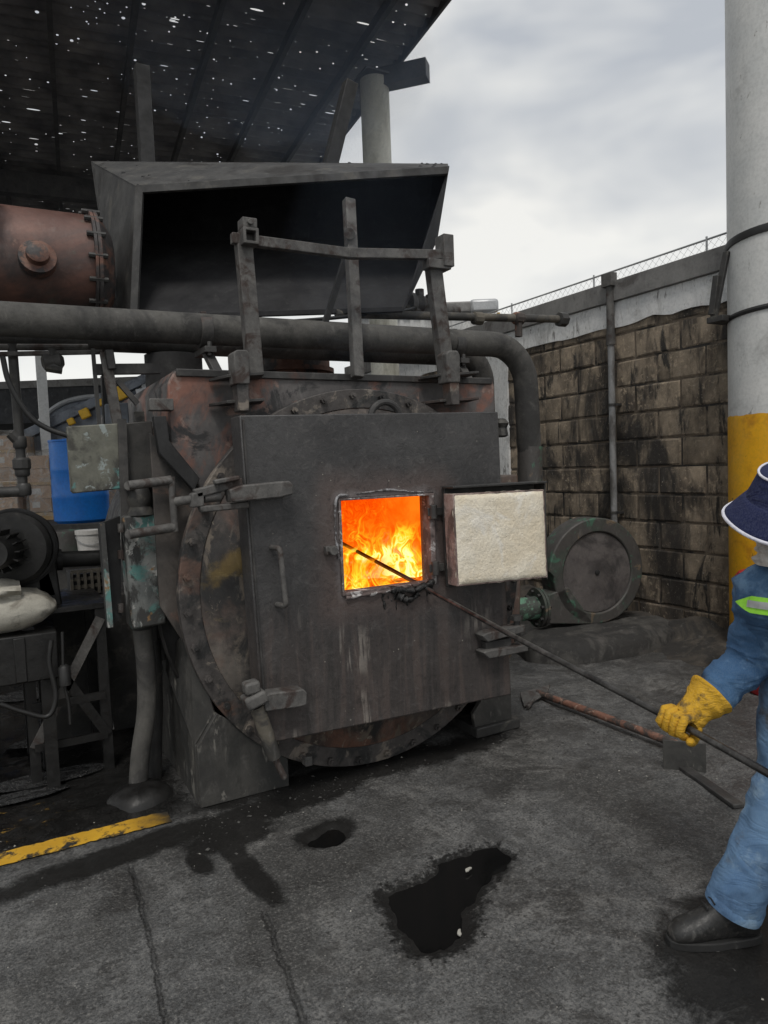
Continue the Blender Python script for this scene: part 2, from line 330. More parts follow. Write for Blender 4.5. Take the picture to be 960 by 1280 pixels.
m_saddle2 = grime('sooty_brown_plate', (.06, .052, .047), (.1, .087, .078), [((.03, .029, .028), 3, .5, .64, (1, 1, .6)), ((.15, .095, .075), 4, .62, .76, (1, 1, 1))], (.5, .75), .15, .3, 5, wear=.3)
# ---------------------------------------------------------------- ground
def blob(k, pos, nz, x, y, rx, ry, rot, amp=.8):
    """1 inside a worn-edged stain of the floor, 0 outside"""
    m = k.n('ShaderNodeMapping'); m.vector_type = 'TEXTURE'; k.l(pos, m.inputs[0])
    m.inputs['Location'].default_value = (x, y, 0); m.inputs['Scale'].default_value = (rx, ry, 1); m.inputs['Rotation'].default_value = (0, 0, R(rot))
    ln = k.n('ShaderNodeVectorMath'); ln.operation = 'LENGTH'
    fl = k.n('ShaderNodeVectorMath'); fl.operation = 'MULTIPLY'; fl.inputs[1].default_value = (1, 1, 0); k.l(m.outputs[0], fl.inputs[0]); k.l(fl.outputs[0], ln.inputs[0])
    d = k.mth('ADD', ln.outputs['Value'], k.mth('MULTIPLY', k.mth('SUBTRACT', nz, .5), amp * 2))
    return k.rng(d, 1.1, .72)
def ground_material():
    k = NT('worn_oily_concrete'); p = k.co
    big = k.noise(p, .9, 5, .6, .4); mid = k.noise(p, 4.5, 8, .7, .5); fine = k.noise(p, 34, 8, .75); grit = k.noise(p, 150, 3, .6)
    col = k.ramp(mid, [(.3, (.054, .055, .056)), (.5, (.11, .111, .111)), (.7, (.195, .194, .19))])
    col = k.mix(k.rng(big, .44, .6, 0, .85), col, (.05, .049, .047)); b2 = k.noise(p, 1.7, 7, .7, .6); col = k.mix(k.rng(b2, .52, .66, 0, .6), col, (.23, .225, .215)); b3 = k.noise(k.mapv(p, (1, 1, 1), (5, 3, 0)), 2.6, 8, .75, .5); col = k.mix(k.rng(b3, .54, .64, 0, .8), col, (.035, .034, .033))
    col = k.mix(k.rng(fine, .5, .66, 0, .8), col, (.034, .033, .032))
    col = k.mix(k.rng(fine, .44, .28, 0, .6), col, (.25, .24, .225))
    g2 = k.noise(p, 95, 6, .8); col = k.mix(k.rng(g2, .5, .6, 0, .8), col, (.03, .029, .028)); col = k.mix(k.rng(g2, .47, .37, 0, .7), col, (.24, .23, .215))
    m2 = k.noise(p, 15, 7, .75, .8); col = k.mix(k.rng(m2, .5, .62, 0, .6), col, (.045, .043, .041))
    sp = k.vor(p, 42); col = k.mix(k.mth('MULTIPLY', k.rng(sp, .13, .06), k.rng(k.noise(p, 9, 2), .52, .62)), col, (.34, .33, .3))
    scr = k.noise(k.mapv(p, (.55, 7, 1), rot=(0, 0, .9)), 7, 5, .7, 1.2)
    col = k.mix(k.rng(scr, .62, .72, 0, .4), col, (.17, .165, .155))
    nz = k.noise(p, 6, 9, .78, .4)
    damp = None
    for a in [(-.35, -.2, .75, .1, 8), (.33, -.15, .6, .13, 4), (.05, -.32, .22, .13, 0), (onZ(313, 1090).x, onZ(313, 1090).y, .06, .3, 43 - 28.5 - 10), (onZ(249, 1078).x, onZ(249, 1078).y, .05, .12, 10), (.02, -.42, .06, .14, 0),
              (.42, -.52, .17, .11, 10), (.9, -.02, 1.0, .16, -2), (1.25, -1.98, .38, .3, 20)]:
        b = blob(k, p, nz, *a); damp = b if damp is None else k.mth('MAXIMUM', damp, b)
    wa_ = k.n('ShaderNodeAttribute'); wa_.attribute_name = 'wet'; damp = k.mth('MAXIMUM', damp, k.rng(k.mth('ADD', wa_.outputs['Fac'], k.mth('MULTIPLY', k.mth('SUBTRACT', fine, .5), 2.0)), .3, .75))
    xyz = k.sep(p)
    wob = k.mth('MULTIPLY', k.mth('SUBTRACT', nz, .5), .5)
    oily = k.mth('MULTIPLY', k.rng(k.mth('ADD', xyz['X'], wob), .12, -.12), k.rng(k.mth('ADD', xyz['Y'], wob), -.1, .14))
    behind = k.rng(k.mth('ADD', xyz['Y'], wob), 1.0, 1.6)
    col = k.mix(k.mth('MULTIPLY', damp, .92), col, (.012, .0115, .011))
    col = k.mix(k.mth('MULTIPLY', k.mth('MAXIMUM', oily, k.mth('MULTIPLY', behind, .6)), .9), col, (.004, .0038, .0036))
    yel = k.mth('MULTIPLY', oily, k.rng(k.noise(k.mapv(p, (1, 3, 1)), 8, 7, .7), .6, .68))
    rub = k.mth('MULTIPLY', yel, blob(k, p, nz, -1.0, .32, .5, .28, 10))
    col = k.mix(rub, col, (.25, .15, .03))
    # cracks and slab joints
    crk = None
    for (x0, y0, x1, y1, wd_) in [onZ(163, 1085)[:2] + onZ(185, 1165)[:2] + (.008,), onZ(185, 1165)[:2] + onZ(207, 1285)[:2] + (.008,), onZ(322, 1130)[:2] + onZ(385, 1280)[:2] + (.006,), onZ(300, 1075)[:2] + onZ(322, 1130)[:2] + (.006,)] if False else []:
        pass
    for (A, B, wdt) in [((163, 1080), (186, 1165), .010), ((186, 1165), (208, 1290), .010), ((330, 1140), (385, 1290), .012)]:
        a = onZ(*A); c = onZ(*B); d = c - a; L_ = d.length; ang = math.atan2(d.y, d.x)
        m = k.n('ShaderNodeMapping'); m.vector_type = 'TEXTURE'; k.l(p, m.inputs[0]); m.inputs['Location'].default_value = (a.x, a.y, 0); m.inputs['Rotation'].default_value = (0, 0, ang)
        q = k.sep(m.outputs[0])
        wv = k.mth('ABSOLUTE', k.mth('ADD', q['Y'], k.mth('MULTIPLY', k.mth('SUBTRACT', nz, .5), .06)))
        b = k.mth('MULTIPLY', k.rng(wv, wdt * 1.1, wdt * .2), k.mth('MULTIPLY', k.rng(q['X'], -.02, .02), k.rng(q['X'], L_ + .02, L_ - .02)))
        crk = b if crk is None else k.mth('MAXIMUM', crk, b)
    col = k.mix(k.mth('MULTIPLY', crk, .4), col, (.01, .01, .0095))
    ro = k.mix(k.rng(b3, .5, .62), k.rng(mid, .35, .65, .42, .7), (.3,) * 3)
    ro = k.mix(k.mth('MULTIPLY', damp, .8), ro, (.42,) * 3)
    ro = k.mix(k.mth('MULTIPLY', oily, k.rng(k.noise(k.mapv(p, (1, 1.8, 1)), 3.2, 5, .65), .36, .48)), ro, (.12,) * 3)
    h = k.mth('ADD', k.mth('MULTIPLY', fine, .7), k.mth('ADD', k.mth('MULTIPLY', mid, 1.0), k.mth('MULTIPLY', grit, .22)))
    h = k.mth('SUBTRACT', h, k.mth('MULTIPLY', crk, 1.1))
    calm = k.mth('MAXIMUM', oily, damp); h = k.mth('MULTIPLY', h, k.mth('SUBTRACT', 1.0, k.mth('MULTIPLY', calm, .75)))
    k.l(k.rng(calm, 0, 1, .45, .16, False), k.b.inputs['Specular IOR Level'])
    return k.done(col, ro, 0, k.bump(h, .85, .017))
PUD = [(onZ(540, 1126), .27, .155, 61), (onZ(592, 1078), .13, .085, 10), (onZ(409, 1046), .075, .05, 20), (onZ(530, 1085), .1, .08, 40)]
PPX = [(476, 1117), (500, 1108), (530, 1100), (552, 1090), (550, 1077), (580, 1066), (618, 1058), (634, 1070), (616, 1096), (600, 1112), (590, 1127), (588, 1150), (581, 1174), (560, 1188), (521, 1190), (503, 1170), (490, 1145)]
PPOLY = [onZ(*q) for q in PPX]
def pud_sd(x, y):
    ins = False; best = 9
    for a, c in zip(PPOLY, PPOLY[1:] + PPOLY[:1]):
        if (a.y > y) != (c.y > y) and x < (c.x - a.x) * (y - a.y) / (c.y - a.y) + a.x: ins = not ins
        dx, dy = c.x - a.x, c.y - a.y; t = max(0, min(1, ((x - a.x) * dx + (y - a.y) * dy) / (dx * dx + dy * dy)))
        best = min(best, math.hypot(x - a.x - dx * t, y - a.y - dy * t))
    sd = -best if ins else best
    return sd + .016 * mn.noise(V((x * 14, y * 14, 9))) + .012 * mn.noise(V((x * 37, y * 37, 2)))
def gz(x, y):
    z = 0.0
    if -3 < x < 6 and -3.2 < y < 4:
        z = (mn.fractal(V((x * 1.1, y * 1.1, 3.3)), .6, 2.1, 4) * .010 + mn.noise(V((x * 9, y * 9, 1))) * .003 + mn.noise(V((x * 23, y * 23, 5))) * .003)
    z = max(z, -.0095)
    if -.2 < x < 1.4 and -1.9 < y < -.4: z -= .024 * max(0, min(1, (.05 - pud_sd(x, y)) / .09))
    for (c, rx, ry, a) in PUD[2:3]:
        dx, dy = x - c.x, y - c.y; ca, sa = math.cos(R(a)), math.sin(R(a))
        r = math.hypot((dx * ca + dy * sa) / rx, (-dx * sa + dy * ca) / ry) + .5 * mn.noise(V((x * 12, y * 12, 9))) + .35 * mn.noise(V((x * 24, y * 24, 2)))
        if r < 1.5: z -= .024 * min(1, (1.5 - r) / .7)
    if x < .1 and y > .05:       # rutted ground beside the machines
        t = min(1, (.1 - x) / .25) * min(1, (y - .05) / .3)
        z += t * (mn.fractal(V((x * 3.5, y * 5.5, 8)), .7, 2.1, 4) * .022)
    return z
def axis(lo, hi, step, far):
    a = [lo + i * step for i in range(int((hi - lo) / step) + 1)]; s = step; b = a[-1]; up = []
    while b < far: s *= 1.35; b += s; up.append(b)
    s = step; b = lo; dn = []
    while b > -far: s *= 1.35; b -= s; dn.append(b)
    return dn[::-1] + a + up
gx, gy = axis(-2.2, 3.4, .02, 900), axis(-2.75, 1.6, .02, 900)
g = MB(); g.grid(lambda i, j: (gx[i], gy[j], gz(gx[i], gy[j])), len(gx), len(gy))
me = bpy.data.meshes.new('ground'); me.from_pydata([tuple(p) for p in g.v], [], g.f); me.shade_smooth()
wa = me.attributes.new('wet', 'FLOAT', 'POINT'); wa.data.foreach_set('value', [max(0, min(1, (.09 - pud_sd(p.x, p.y)) / .12)) if -.2 < p.x < 1.4 and -1.9 < p.y < -.4 else 0.0 for p in g.v])
m_ground = ground_material(); me.materials.append(m_ground)
go = bpy.data.objects.new('ground', me); COL.objects.link(go); go['kind'] = 'structure'
def water_material(name, col, rough):
    k = NT(name); n1 = k.noise(k.co, 60, 2, .5)
    return k.done(col, rough, 0, k.bump(n1, .04, .002), .22)
m_water = water_material('oily_black_water', (.006, .006, .006), .06)
k = NT('rippled_oil_film'); n1 = k.noise(k.mapv(k.co, (1, 2.2, 1)), 9, 4, .6); n2 = k.noise(k.co, 40, 5, .7); m_wet = k.done((.008, .008, .008), k.rng(n2, .4, .6, .05, .35), 0, k.bump(k.mth('ADD', n1, k.mth('MULTIPLY', n2, .25)), 1.0, .12), .7)
def puddle(name, c, rx, ry, a):
    b = MB(); pts = []
    for i in range(40):
        t = 2 * math.pi * i / 40; q = V((math.cos(t) * rx * 1.35, math.sin(t) * ry * 1.35, 0)); q = Matrix.Rotation(R(a), 3, 'Z') @ q
        pts.append((c.x + q.x, c.y + q.y, -.0135))
    b.poly(pts); o = b.build(name, m_water, base=c, smooth=0); o['kind'] = 'structure'
puddle('puddle', PUD[0][0] + V((.03, .03, 0)), .44, .36, 0); puddle('puddle', *PUD[2])
for (px, py, rx, ry) in ((48, 868, .3, .16), (60, 975, .3, .1), (70, 925, .26, .1), (140, 895, .2, .1), (20, 1000, .25, .07)):
    c_ = onZ(px, py); b = MB(); b.poly([(c_.x + rx * math.cos(t * .2618) * (1 + .3 * mn.noise(V((t, px, 0)))), c_.y + ry * math.sin(t * .2618) * (1 + .3 * mn.noise(V((t, py, 3)))), .013 + px * 1e-5) for t in range(24)]); b.build('puddle', m_wet, base=c_, smooth=0)['kind'] = 'structure'
# yellow floor line
k = NT('worn_floor_line_paint'); wn_ = k.noise(k.co, 9, 8, .75); col = k.ramp(k.noise(k.co, 5, 4), [(.3, (.5, .27, .02)), (.7, (.66, .38, .03))])
wear = k.rng(wn_, .5, .6); xx = k.sep(k.co)
wear = k.mth('MAXIMUM', wear, k.rng(k.mth('ADD', xx['X'], k.mth('MULTIPLY', wn_, .3)), .52, .78))
m_line = k.done(k.mix(wear, col, (.02, .019, .017)), k.rng(wn_, .3, .7, .5, .8), 0, k.bump(wn_, .5, .008))
b = MB(); P0, P1 = onZ(-260, 1140), onZ(212, 1022); dd = (P1 - P0).normalized(); sd_ = V((-dd.y, dd.x, 0)) * .052
N = 60
def lp(i, j):
    t = i / N; q = P0.lerp(P1, t) + sd_ * ((j - .5) * 2) * (1.12 + .12 * mn.noise(V((i * .9, j * 7, 0))))
    return (q.x, q.y, gz(q.x, q.y) + .007)
b.grid(lp, N + 1, 2); o = b.build('yellow_floor_line', m_line, base=(P1.x - .6, P1.y, 0), smooth=60); o['kind'] = 'structure'
# grit and chips on the floor
def grit(name, cnt, m, lo, hi, area, seed):
    r_ = random.Random(seed); b = MB()
    for _ in range(cnt):
        x = r_.uniform(*area[0]); y = r_.uniform(*area[1]); s = lo * (hi / lo) ** (r_.random() ** 2); z = gz(x, y)
        if any(math.hypot(x - c.x, y - c.y) < max(rx, ry) for c, rx, ry, _a in PUD): continue
        a = r_.uniform(0, 6.28); M = Matrix.Translation((x, y, z + s * .2)) @ Matrix.Rotation(a, 4, 'Z') @ Matrix.Diagonal((s * r_.uniform(.6, 1.7), s * r_.uniform(.5, 1), s * r_.uniform(.3, .6), 1))
        n0 = len(b.v); b.v += [M @ V(q) for q in ((1, 0, 0), (-.3, .9, 0), (-.8, -.2, 0), (.1, -.9, 0), (.1, .1, 1), (0, 0, -.6))]
        for i in range(4):
            j = (i + 1) % 4; b.f += [[n0 + i, n0 + j, n0 + 4], [n0 + j, n0 + i, n0 + 5]]
    return b.build(name, m, base=(0, 0, 0), smooth=0, kind='stuff')
m_chip = grime('pale_ash_chip', (.3, .29, .26), (.5, .48, .43), [], (.85, .95), 0, .2)
m_chipd = grime('dark_grit', (.03, .029, .028), (.1, .097, .09), [], (.8, .95), 0, .2, 60)
grit('pale_chips', 170, m_chip, .0016, .0075, ((-1.6, 2.6), (-2.7, .3)), 3)
grit('coal_crumbs', 420, m_chipd, .003, .013, ((-.1, 2.4), (-.5, .05)), 11)
grit('dark_grit', 1500, m_chipd, .0015, .007, ((-1.6, 3), (-2.8, .5)), 5)
def flake(px, py, s, a, name, lab):
    c = onZ(px, py); b = MB(); pr = [(-1, -.2), (-.4, -.45), (.3, -.3), (1, -.35), (.8, .2), (.1, .35), (-.5, .4)]
    pts = [Matrix.Rotation(a, 3, 'Z') @ V((x * s, y * s, 0)) + V((c.x, c.y, -.004)) for x, y in pr]
    b.prism(pts, (0, 0, .009)); tag(b.build(name, m_chip, smooth=20, bev=.003), lab, 'chip')
flake(585, 1087, .019, .3, 'pale_chip', 'pale chip lying at the upper end of the black puddle')
flake(574, 1166, .018, 1.0, 'pale_chip', 'yellowish splinter lying at the lower end of the black puddle')

# ---------------------------------------------------------------- roof
def roof_material():
    k = NT('holed_roof_sheet'); p = k.n('ShaderNodeNewGeometry').outputs['Position']
    p = k.mapv(p, (1, 1, 1), rot=(0, 0, R(5.5)))
    q = k.mapv(p, (6.5, 12.5, 0)); d1 = k.vor(q, 1.0, rnd_=.62); gate = k.noise(p, .9, 4, .7); thr = k.rng(gate, .38, .6, .04, .14)
    c1 = k.sep(k.vor(q, 1.0, out='Color', rnd_=.62))['X']; h1 = k.mth('LESS_THAN', d1, k.mth('MULTIPLY', thr, k.rng(c1, 0, 1, .12, 1.0, False)))
    q2 = k.mapv(p, (1.0, 12, 0), (.3, .2, 0)); d2 = k.vor(q2, 2.9); c2 = k.sep(k.vor(q2, 2.9, out='Color'))['X']; h2 = k.mth('LESS_THAN', d2, k.mth('MULTIPLY', k.rng(k.noise(p, .7, 2, .5),   .4, .62, 0, .24), k.rng(c2, .3, 1, 0, 1, False)))
    q3 = k.mapv(p, (14, 25, 0), (.8, .1, 0)); d3 = k.vor(q3, 1, rnd_=.8); c3 = k.sep(k.vor(q3, 1, out='Color', rnd_=.8))['Y']; h3 = k.mth('LESS_THAN', d3, k.mth('MULTIPLY', k.rng(k.noise(p, 1.1, 2, .5), .34, .6, .07, .21), k.rng(c3, .25, 1, 0, 1, False)))
    hole = k.mth('MAXIMUM', h1, k.mth('MAXIMUM', h2, h3))
    col = k.ramp(k.noise(p, 2.5, 5, .6), [(.35, (.16, .16, .17)), (.65, (.36, .35, .345))])
    k.done(col, .8, 0); tr = k.n('ShaderNodeBsdfTransparent'); mx = k.n('ShaderNodeMixShader')
    k.l(hole, mx.inputs[0]); k.l(k.b.outputs[0], mx.inputs[1]); k.l(tr.outputs[0], mx.inputs[2]); k.l(mx.outputs[0], k.out.inputs[0])
    return k.m
m_roof = roof_material()
m_purlin = grime('dark_roof_steel', (.09, .09, .094), (.14, .138, .138), [], (.6, .8), .1, .1)
RZ = 6.0; E0, E1 = onZ(560, 0, RZ), onZ(405, 200, RZ)
YD = (E1 - E0).normalized(); XD = V((YD.y, -YD.x, 0))
def rp(x, y, z=0): return E0 + XD * x + YD * y + V((0, 0, z))       # roof frame: x right of the eave edge, y along it
rt = thing('corrugated_roof', rp(-4, 4), 'dark corrugated roof full of small holes above the furnace', 'roof')
def corr(w, l):
    b = MB(); n = 42
    b.grid(lambda i, j: (XD * (-l * j / 3) + YD * (w * i / n) + V((0, 0, .028 * math.sin(2 * math.pi * 6 * i / n)))), n + 1, 4)
    return b
proto = None; SW, SL = .96, 4.2
for c_ in range(2):
    for r_ in range(-1, 19):
        if proto is None:
            b = corr(SW + .07, SL + .12); me0 = b.mesh('roof_sheet', m_roof, V((0, 0, 0)), 60); proto = 1
        o = bpy.data.objects.new('roof_sheet', me0); COL.objects.link(o); o.parent = rt
        o.location = rp(-SL * c_, SW * r_, .03 + .008 * (c_ % 2) + .004 * (r_ % 2) + rnd.uniform(0, .003)) - V(rt.location); o.rotation_euler = (0, 0, rnd.uniform(-.004, .004))
for i in range(11):
    b = MB(); x = -.55 - i * .735
    b.bar(rp(x, -1, -.06), rp(x, 18.3, -.06), .05, .1); b.build('purlin', m_purlin, rt)
for y in (-.9, 5.2, 12.5):
    b = MB(); b.bar(rp(-8.4, y, -.26), rp(-.35, y, -.26), .16, .3); b.build('roof_beam', m_purlin, rt)
b = MB(); b.bar(rp(-.02, -1, .0), rp(-.02, 18.3, .0), .03, .1); b.build('eave_strip', m_purlin, rt)
# beam end that sticks out past the eave
A_, B_ = onZ(462, 66, RZ - .12), onZ(530, 78, RZ - .2)
b = MB(); A_ = V((3.07, 3.62, RZ - .2)); dirb = (V((B_.x, B_.y, RZ - .2)) - A_).normalized()
b.bar(A_ - dirb * .05, A_ + dirb * .62, .17, .012); b.bar(A_ - dirb * .05 + V((0, 0, -.17)), A_ + dirb * .62 + V((0, 0, -.17)), .17, .012); b.bar(A_ - dirb * .05 + V((0, 0, -.085)), A_ + dirb * .62 + V((0, 0, -.085)), .16, .157)
b.build('beam_stub', m_purlin, rt)
# round cream column under the eave
cc = V((3.09, 3.6, 0)); ct = thing('round_column', cc, 'cream round column holding the roof edge behind the hood', 'column')
b = MB(); b.lathe([(.155, 0), (.155, 5.72)], cc, (0, 0, 1), 32); b.build('shaft', m_cream_paint, ct)
b = MB(); b.box((cc.x - .2, cc.y - .2, 5.72), (cc.x + .2, cc.y + .2, 5.74)); b.build('cap_plate', m_purlin, ct)
# ---------------------------------------------------------------- block wall
WX = 4.48
wt_ = thing('block_wall', (WX + .1, 2.5, 0), 'tall sooty concrete block wall with white painted top band', 'wall')
Y0w, Y1w = -3.2, 7.4
b = MB(); b.box((WX + .012, Y0w, 0), (WX + .2, Y1w, 3.05)); b.build('mortar_core', m_mortar, wt_)
def block_mesh(seed, w, h):
    r_ = random.Random(seed); b = MB(); nu, nv = 5, 4; e_ = .014
    us = [0, e_, w / 2, w - e_, w]; vs = [0, e_, h - e_, h]
    def f(i, j):
        edge = i in (0, nu - 1) or j in (0, nv - 1)
        return (.009 + r_.uniform(-.003, .003) if edge else .0 + r_.uniform(-.004, .004), -us[i] + r_.uniform(-.003, .003), vs[j] + r_.uniform(-.003, .003))
    b.grid(f, nu, nv); return b.mesh('block', m_block, V((0, 0, 0)), 25)
RH = .2495; vars_full = [block_mesh(i, .478, RH - .017) for i in range(5)]; vars_half = [block_mesh(20 + i, .23, RH - .017) for i in range(2)]
nb = 0
for r_ in range(12):
    y = Y1w - (.245 if r_ % 2 else 0) - .1; z = .02 + r_ * RH
    if z > 2.8: break
    if r_ % 2: spans = [(Y1w - .1, 'h')]
    else: spans = []
    while y > -.95: spans.append((y, 'f')); y -= .495
    for (yy, kd) in spans:
        if kd == 'f' and yy > 6.9: pass
        o = bpy.data.objects.new('block', rnd.choice(vars_full if kd == 'f' else vars_half)); COL.objects.link(o); o.parent = wt_
        o.location = V((WX + rnd.uniform(-.006, .005), yy, z)) - V(wt_.location); nb += 1
b = MB(); lo = []; n = 110
for i in range(n + 1):
    y = Y0w + (Y1w - Y0w) * i / n; lo.append((WX - .014, y, 2.83 + .035 * mn.noise(V((y * 3, 0, 0))) + .02 * mn.noise(V((y * 11, 3, 0)))))
b.prism(lo + [(WX - .014, Y1w, 3.06), (WX - .014, Y0w, 3.06)], (.1, 0, 0)); b.build('painted_band', m_wallpaint, wt_, smooth=20)
b = MB(); pl = []
for i in range(31):
    z = 2.86 * i / 30; pl.append((WX - .02, 3.22 + .03 * mn.noise(V((z * 4, 8, 0))), z))
b.prism(pl + [(WX - .02, 3.56, 2.86), (WX - .02, 3.56, 0)], (.05, 0, 0)); b.build('painted_pilaster', m_wallpaint, wt_, smooth=20)
b = MB(); b.box((WX - .05, Y0w, 3.062), (WX + .24, Y1w, 3.25)); b.build('coping_beam', m_coping, wt_, bev=.006)
# plinth of spilled soil along the wall foot
b = MB()
def soil(i, j):
    y = -1.2 + 4.6 * i / 60; t = j / 9; r_ = .5 + .22 * mn.noise(V((y * 1.7, 1, 0))) + .35 * math.exp(-((y - 1.25) / .6) ** 2)
    x = WX + .01 - r_ * t * 1.25; z = (.2 * (1 - t) ** 1.4 * (.8 + .5 * mn.noise(V((y * 2.2, t * 2, 4)))) - .02 * t) + .02 * mn.noise(V((y * 9, t * 9, 0)))
    return (x, y, z)
b.grid(soil, 61, 10); o = b.build('soil_bank', m_soil, base=(WX - .3, 1, 0), smooth=70); o['kind'] = 'structure'
# chain link fence on the coping
ft = thing('chain_link_fence', (WX + .1, 2.5, 3.25), 'low galvanised chain link fence along the top of the block wall', 'fence')
FX = WX + .1
for i in range(7):
    y = -.6 + i * 1.28; b = MB(); b.cyl((FX, y, 3.252), (FX, y, 3.41), .009, 8); b.build('post', m_galv, ft)
b = MB(); b.cyl((FX, -2.8, 3.385), (FX, 7.3, 3.385), .009, 8); b.build('top_rail', m_galv, ft)
b = MB(); s_ = .075
y = -2.6
while y < 7.2:
    for sg in (1, -1):
        z0, z1 = (3.26, 3.385) if sg == 1 else (3.385, 3.26)
        b.bar((FX + .012 + .003 * sg, y, z0), (FX + .012 + .003 * sg, y + .125, z1), .0016, .0016)
    y += s_
b.build('wire_mesh', m_galv, ft, smooth=0)['kind'] = 'stuff'
# drain pipe on the wall
pt = thing('wall_pipe', (WX - .06, 1.6, 0), 'thin grey pipe running up the block wall above the blower', 'pipe')
b = MB(); b.cyl((WX - .06, 1.6, .7), (WX - .06, 1.6, 2.7), .031, 16); b.build('lower_pipe', m_pvc, pt)
b = MB(); b.cyl((WX - .06, 1.6, 2.68), (WX - .06, 1.6, 3.2), .037, 16); b.cyl((WX - .06, 1.6, 2.66), (WX - .06, 1.6, 2.76), .043, 16); b.box((WX - .11, 1.54, 3.2), (WX - .03, 1.66, 3.32)); b.build('sooty_upper_pipe', m_bar, pt)
for z in (1.08, 2.1):
    b = MB(); b.lathe([(.036, -.012), (.036, .012)], (WX - .06, 1.6, z), (0, 0, 1), 16); b.box((WX - .06, 1.53, z - .011), (WX + .02, 1.565, z + .011)); b.build('clamp', m_plain_dark, pt)
# big painted column on the right
cw = V((4.62, .27, 0)); 
cl_ = onX(908, 523, 4.28)
ct = thing('painted_column', (4.66, .02, 0), 'thick round column painted white above and yellow below at the right edge', 'column')
CX, CY, CRD = 4.55, -.03, .40
zb = 1.88
b = MB(); b.grid(lambda i, j: (CX - .02 + CRD * math.cos(2 * math.pi * i / 96), CY + CRD * math.sin(2 * math.pi * i / 96), (0, zb - .06, zb + .01 * mn.noise(V((i * .33, 1, 2))) + .006 * mn.noise(V((i * .9, 4, 2))))[j]), 96, 3, True); b.build('yellow_base', m_yellow_paint, ct)
b = MB(); b.lathe([(CRD - .004, 0), (CRD - .004, 7.5)], (CX - .02, CY, 0), (0, 0, 1), 56); b.build('white_shaft', m_white_paint, ct)
for z, h_ in ((3.17, .055), (2.62, .035)):
    b = MB(); b.lathe([(CRD + .006, -h_ / 2), (CRD + .012, 0), (CRD + .006, h_ / 2)], (CX - .02, CY, z), V((.03, .05, 1)), 48); b.build('strap', m_rubber, ct)
b = MB(); p_, q_ = onX(887, 402, 4.2), onX(908, 403, 4.2); b.box((4.12, .2, 2.6), (4.3, .34, 2.645)); b.bar((4.14, .3, 2.6), (4.2, .22, 3.12), .03, .05); b.bar((4.14, .3, 2.66), (4.16, .27, 2.95), .05, .05); b.build('bracket', m_plain_dark, ct, bev=.004)
# blower in front of the wall
BC = V((3.80, 1.2, .61)); ba = R(10); bn = V((-math.sin(ba), -math.cos(ba), 0)); br = V((math.cos(ba), -math.sin(ba), 0)); up = V((0, 0, 1))
bt = thing('fan_blower', V((BC.x, BC.y, 0)), 'green snail-shaped fan blower with brown round cover beside the block wall', 'blower')
out = []
for i in range(64):
    a = 2 * math.pi * i / 64; r_ = .44 + .05 * ((a / (2 * math.pi) + .5) % 1)
    out.append(BC + br * math.cos(a) * r_ + up * math.sin(a) * r_)
# volute body with tangential outlet low on the left
vol = [q for q in out]
inn = [BC + br * math.cos(2 * math.pi * i / 64) * .345 + up * math.sin(2 * math.pi * i / 64) * .355 for i in range(64)]
b = MB(); b.frame_plate(vol, inn, -bn * .22); b.build('volute', m_green, bt, bev=.012)
b = MB(); b.prism([BC + br * -.05 + up * -.45, BC + br * -.5 + up * -.4, BC + br * -.5 + up * -.15, BC + br * -.3 + up * -.1], -bn * .215); b.build('outlet_duct', m_green, bt, bev=.01)
b = MB(); b.lathe([(0, .003), (.05, .003), (.06, .002), (.348, 0), (.348, -.03)], BC - bn * .02, bn, 48); b.build('cover_disc', m_disc2, bt)
b = MB(); b.lathe([(.022, 0), (.022, .012), (.012, .016), (0, .016)], BC - bn * .02, bn, 16); b.build('shaft_end', m_black, bt)
fo = BC + br * -.52 + up * -.27 - bn * .1
b = MB(); b.lathe([(.17, 0), (.17, .022)], fo, -br, 32); b.lathe([(.17, .028), (.17, .05)], fo, -br, 32); b.build('outlet_flange', m_green, bt)
for i in range(8):
    a = 2 * math.pi * i / 8 + .2; c_ = fo + bn * math.cos(a) * .14 + up * math.sin(a) * .14; b = MB(); b.cyl(c_ + br * .02, c_ - br * .075, .016, 6); b.build('flange_bolt', m_plain_dark, bt)
b = MB(); b.cyl(fo - br * .05, fo - br * .42 , .1, 24); b.build('outlet_pipe', m_mgreen, bt)
b = MB(); b.bar(BC + br * -.2 + up * -.56 - bn * .1, BC + br * .3 + up * -.56 - bn * .1, .2, .12); b.build('foot', m_plain_dark, bt, bev=.01)
b = MB()
def slab(i, j):
    a = 2 * math.pi * i / 40; rr = (1, 1.0, .86, .5, 0)[j]; zz = (-.03, .1, .15, .165, .165)[j]
    s_ = 1 + .12 * mn.noise(V((math.cos(a) * 2, math.sin(a) * 2, 3))); return (3.72 + math.cos(a) * .82 * rr * s_, 1.12 + math.sin(a) * .42 * rr * s_, zz + .03 * mn.noise(V((math.cos(a) * 4 * rr, math.sin(a) * 4 * rr, j))) * (j > 0))
b.grid(slab, 40, 5, True); tag(b.build('concrete_plinth', m_concrete_lump, smooth=60), 'rough sooty concrete plinth under the green fan blower', 'plinth')
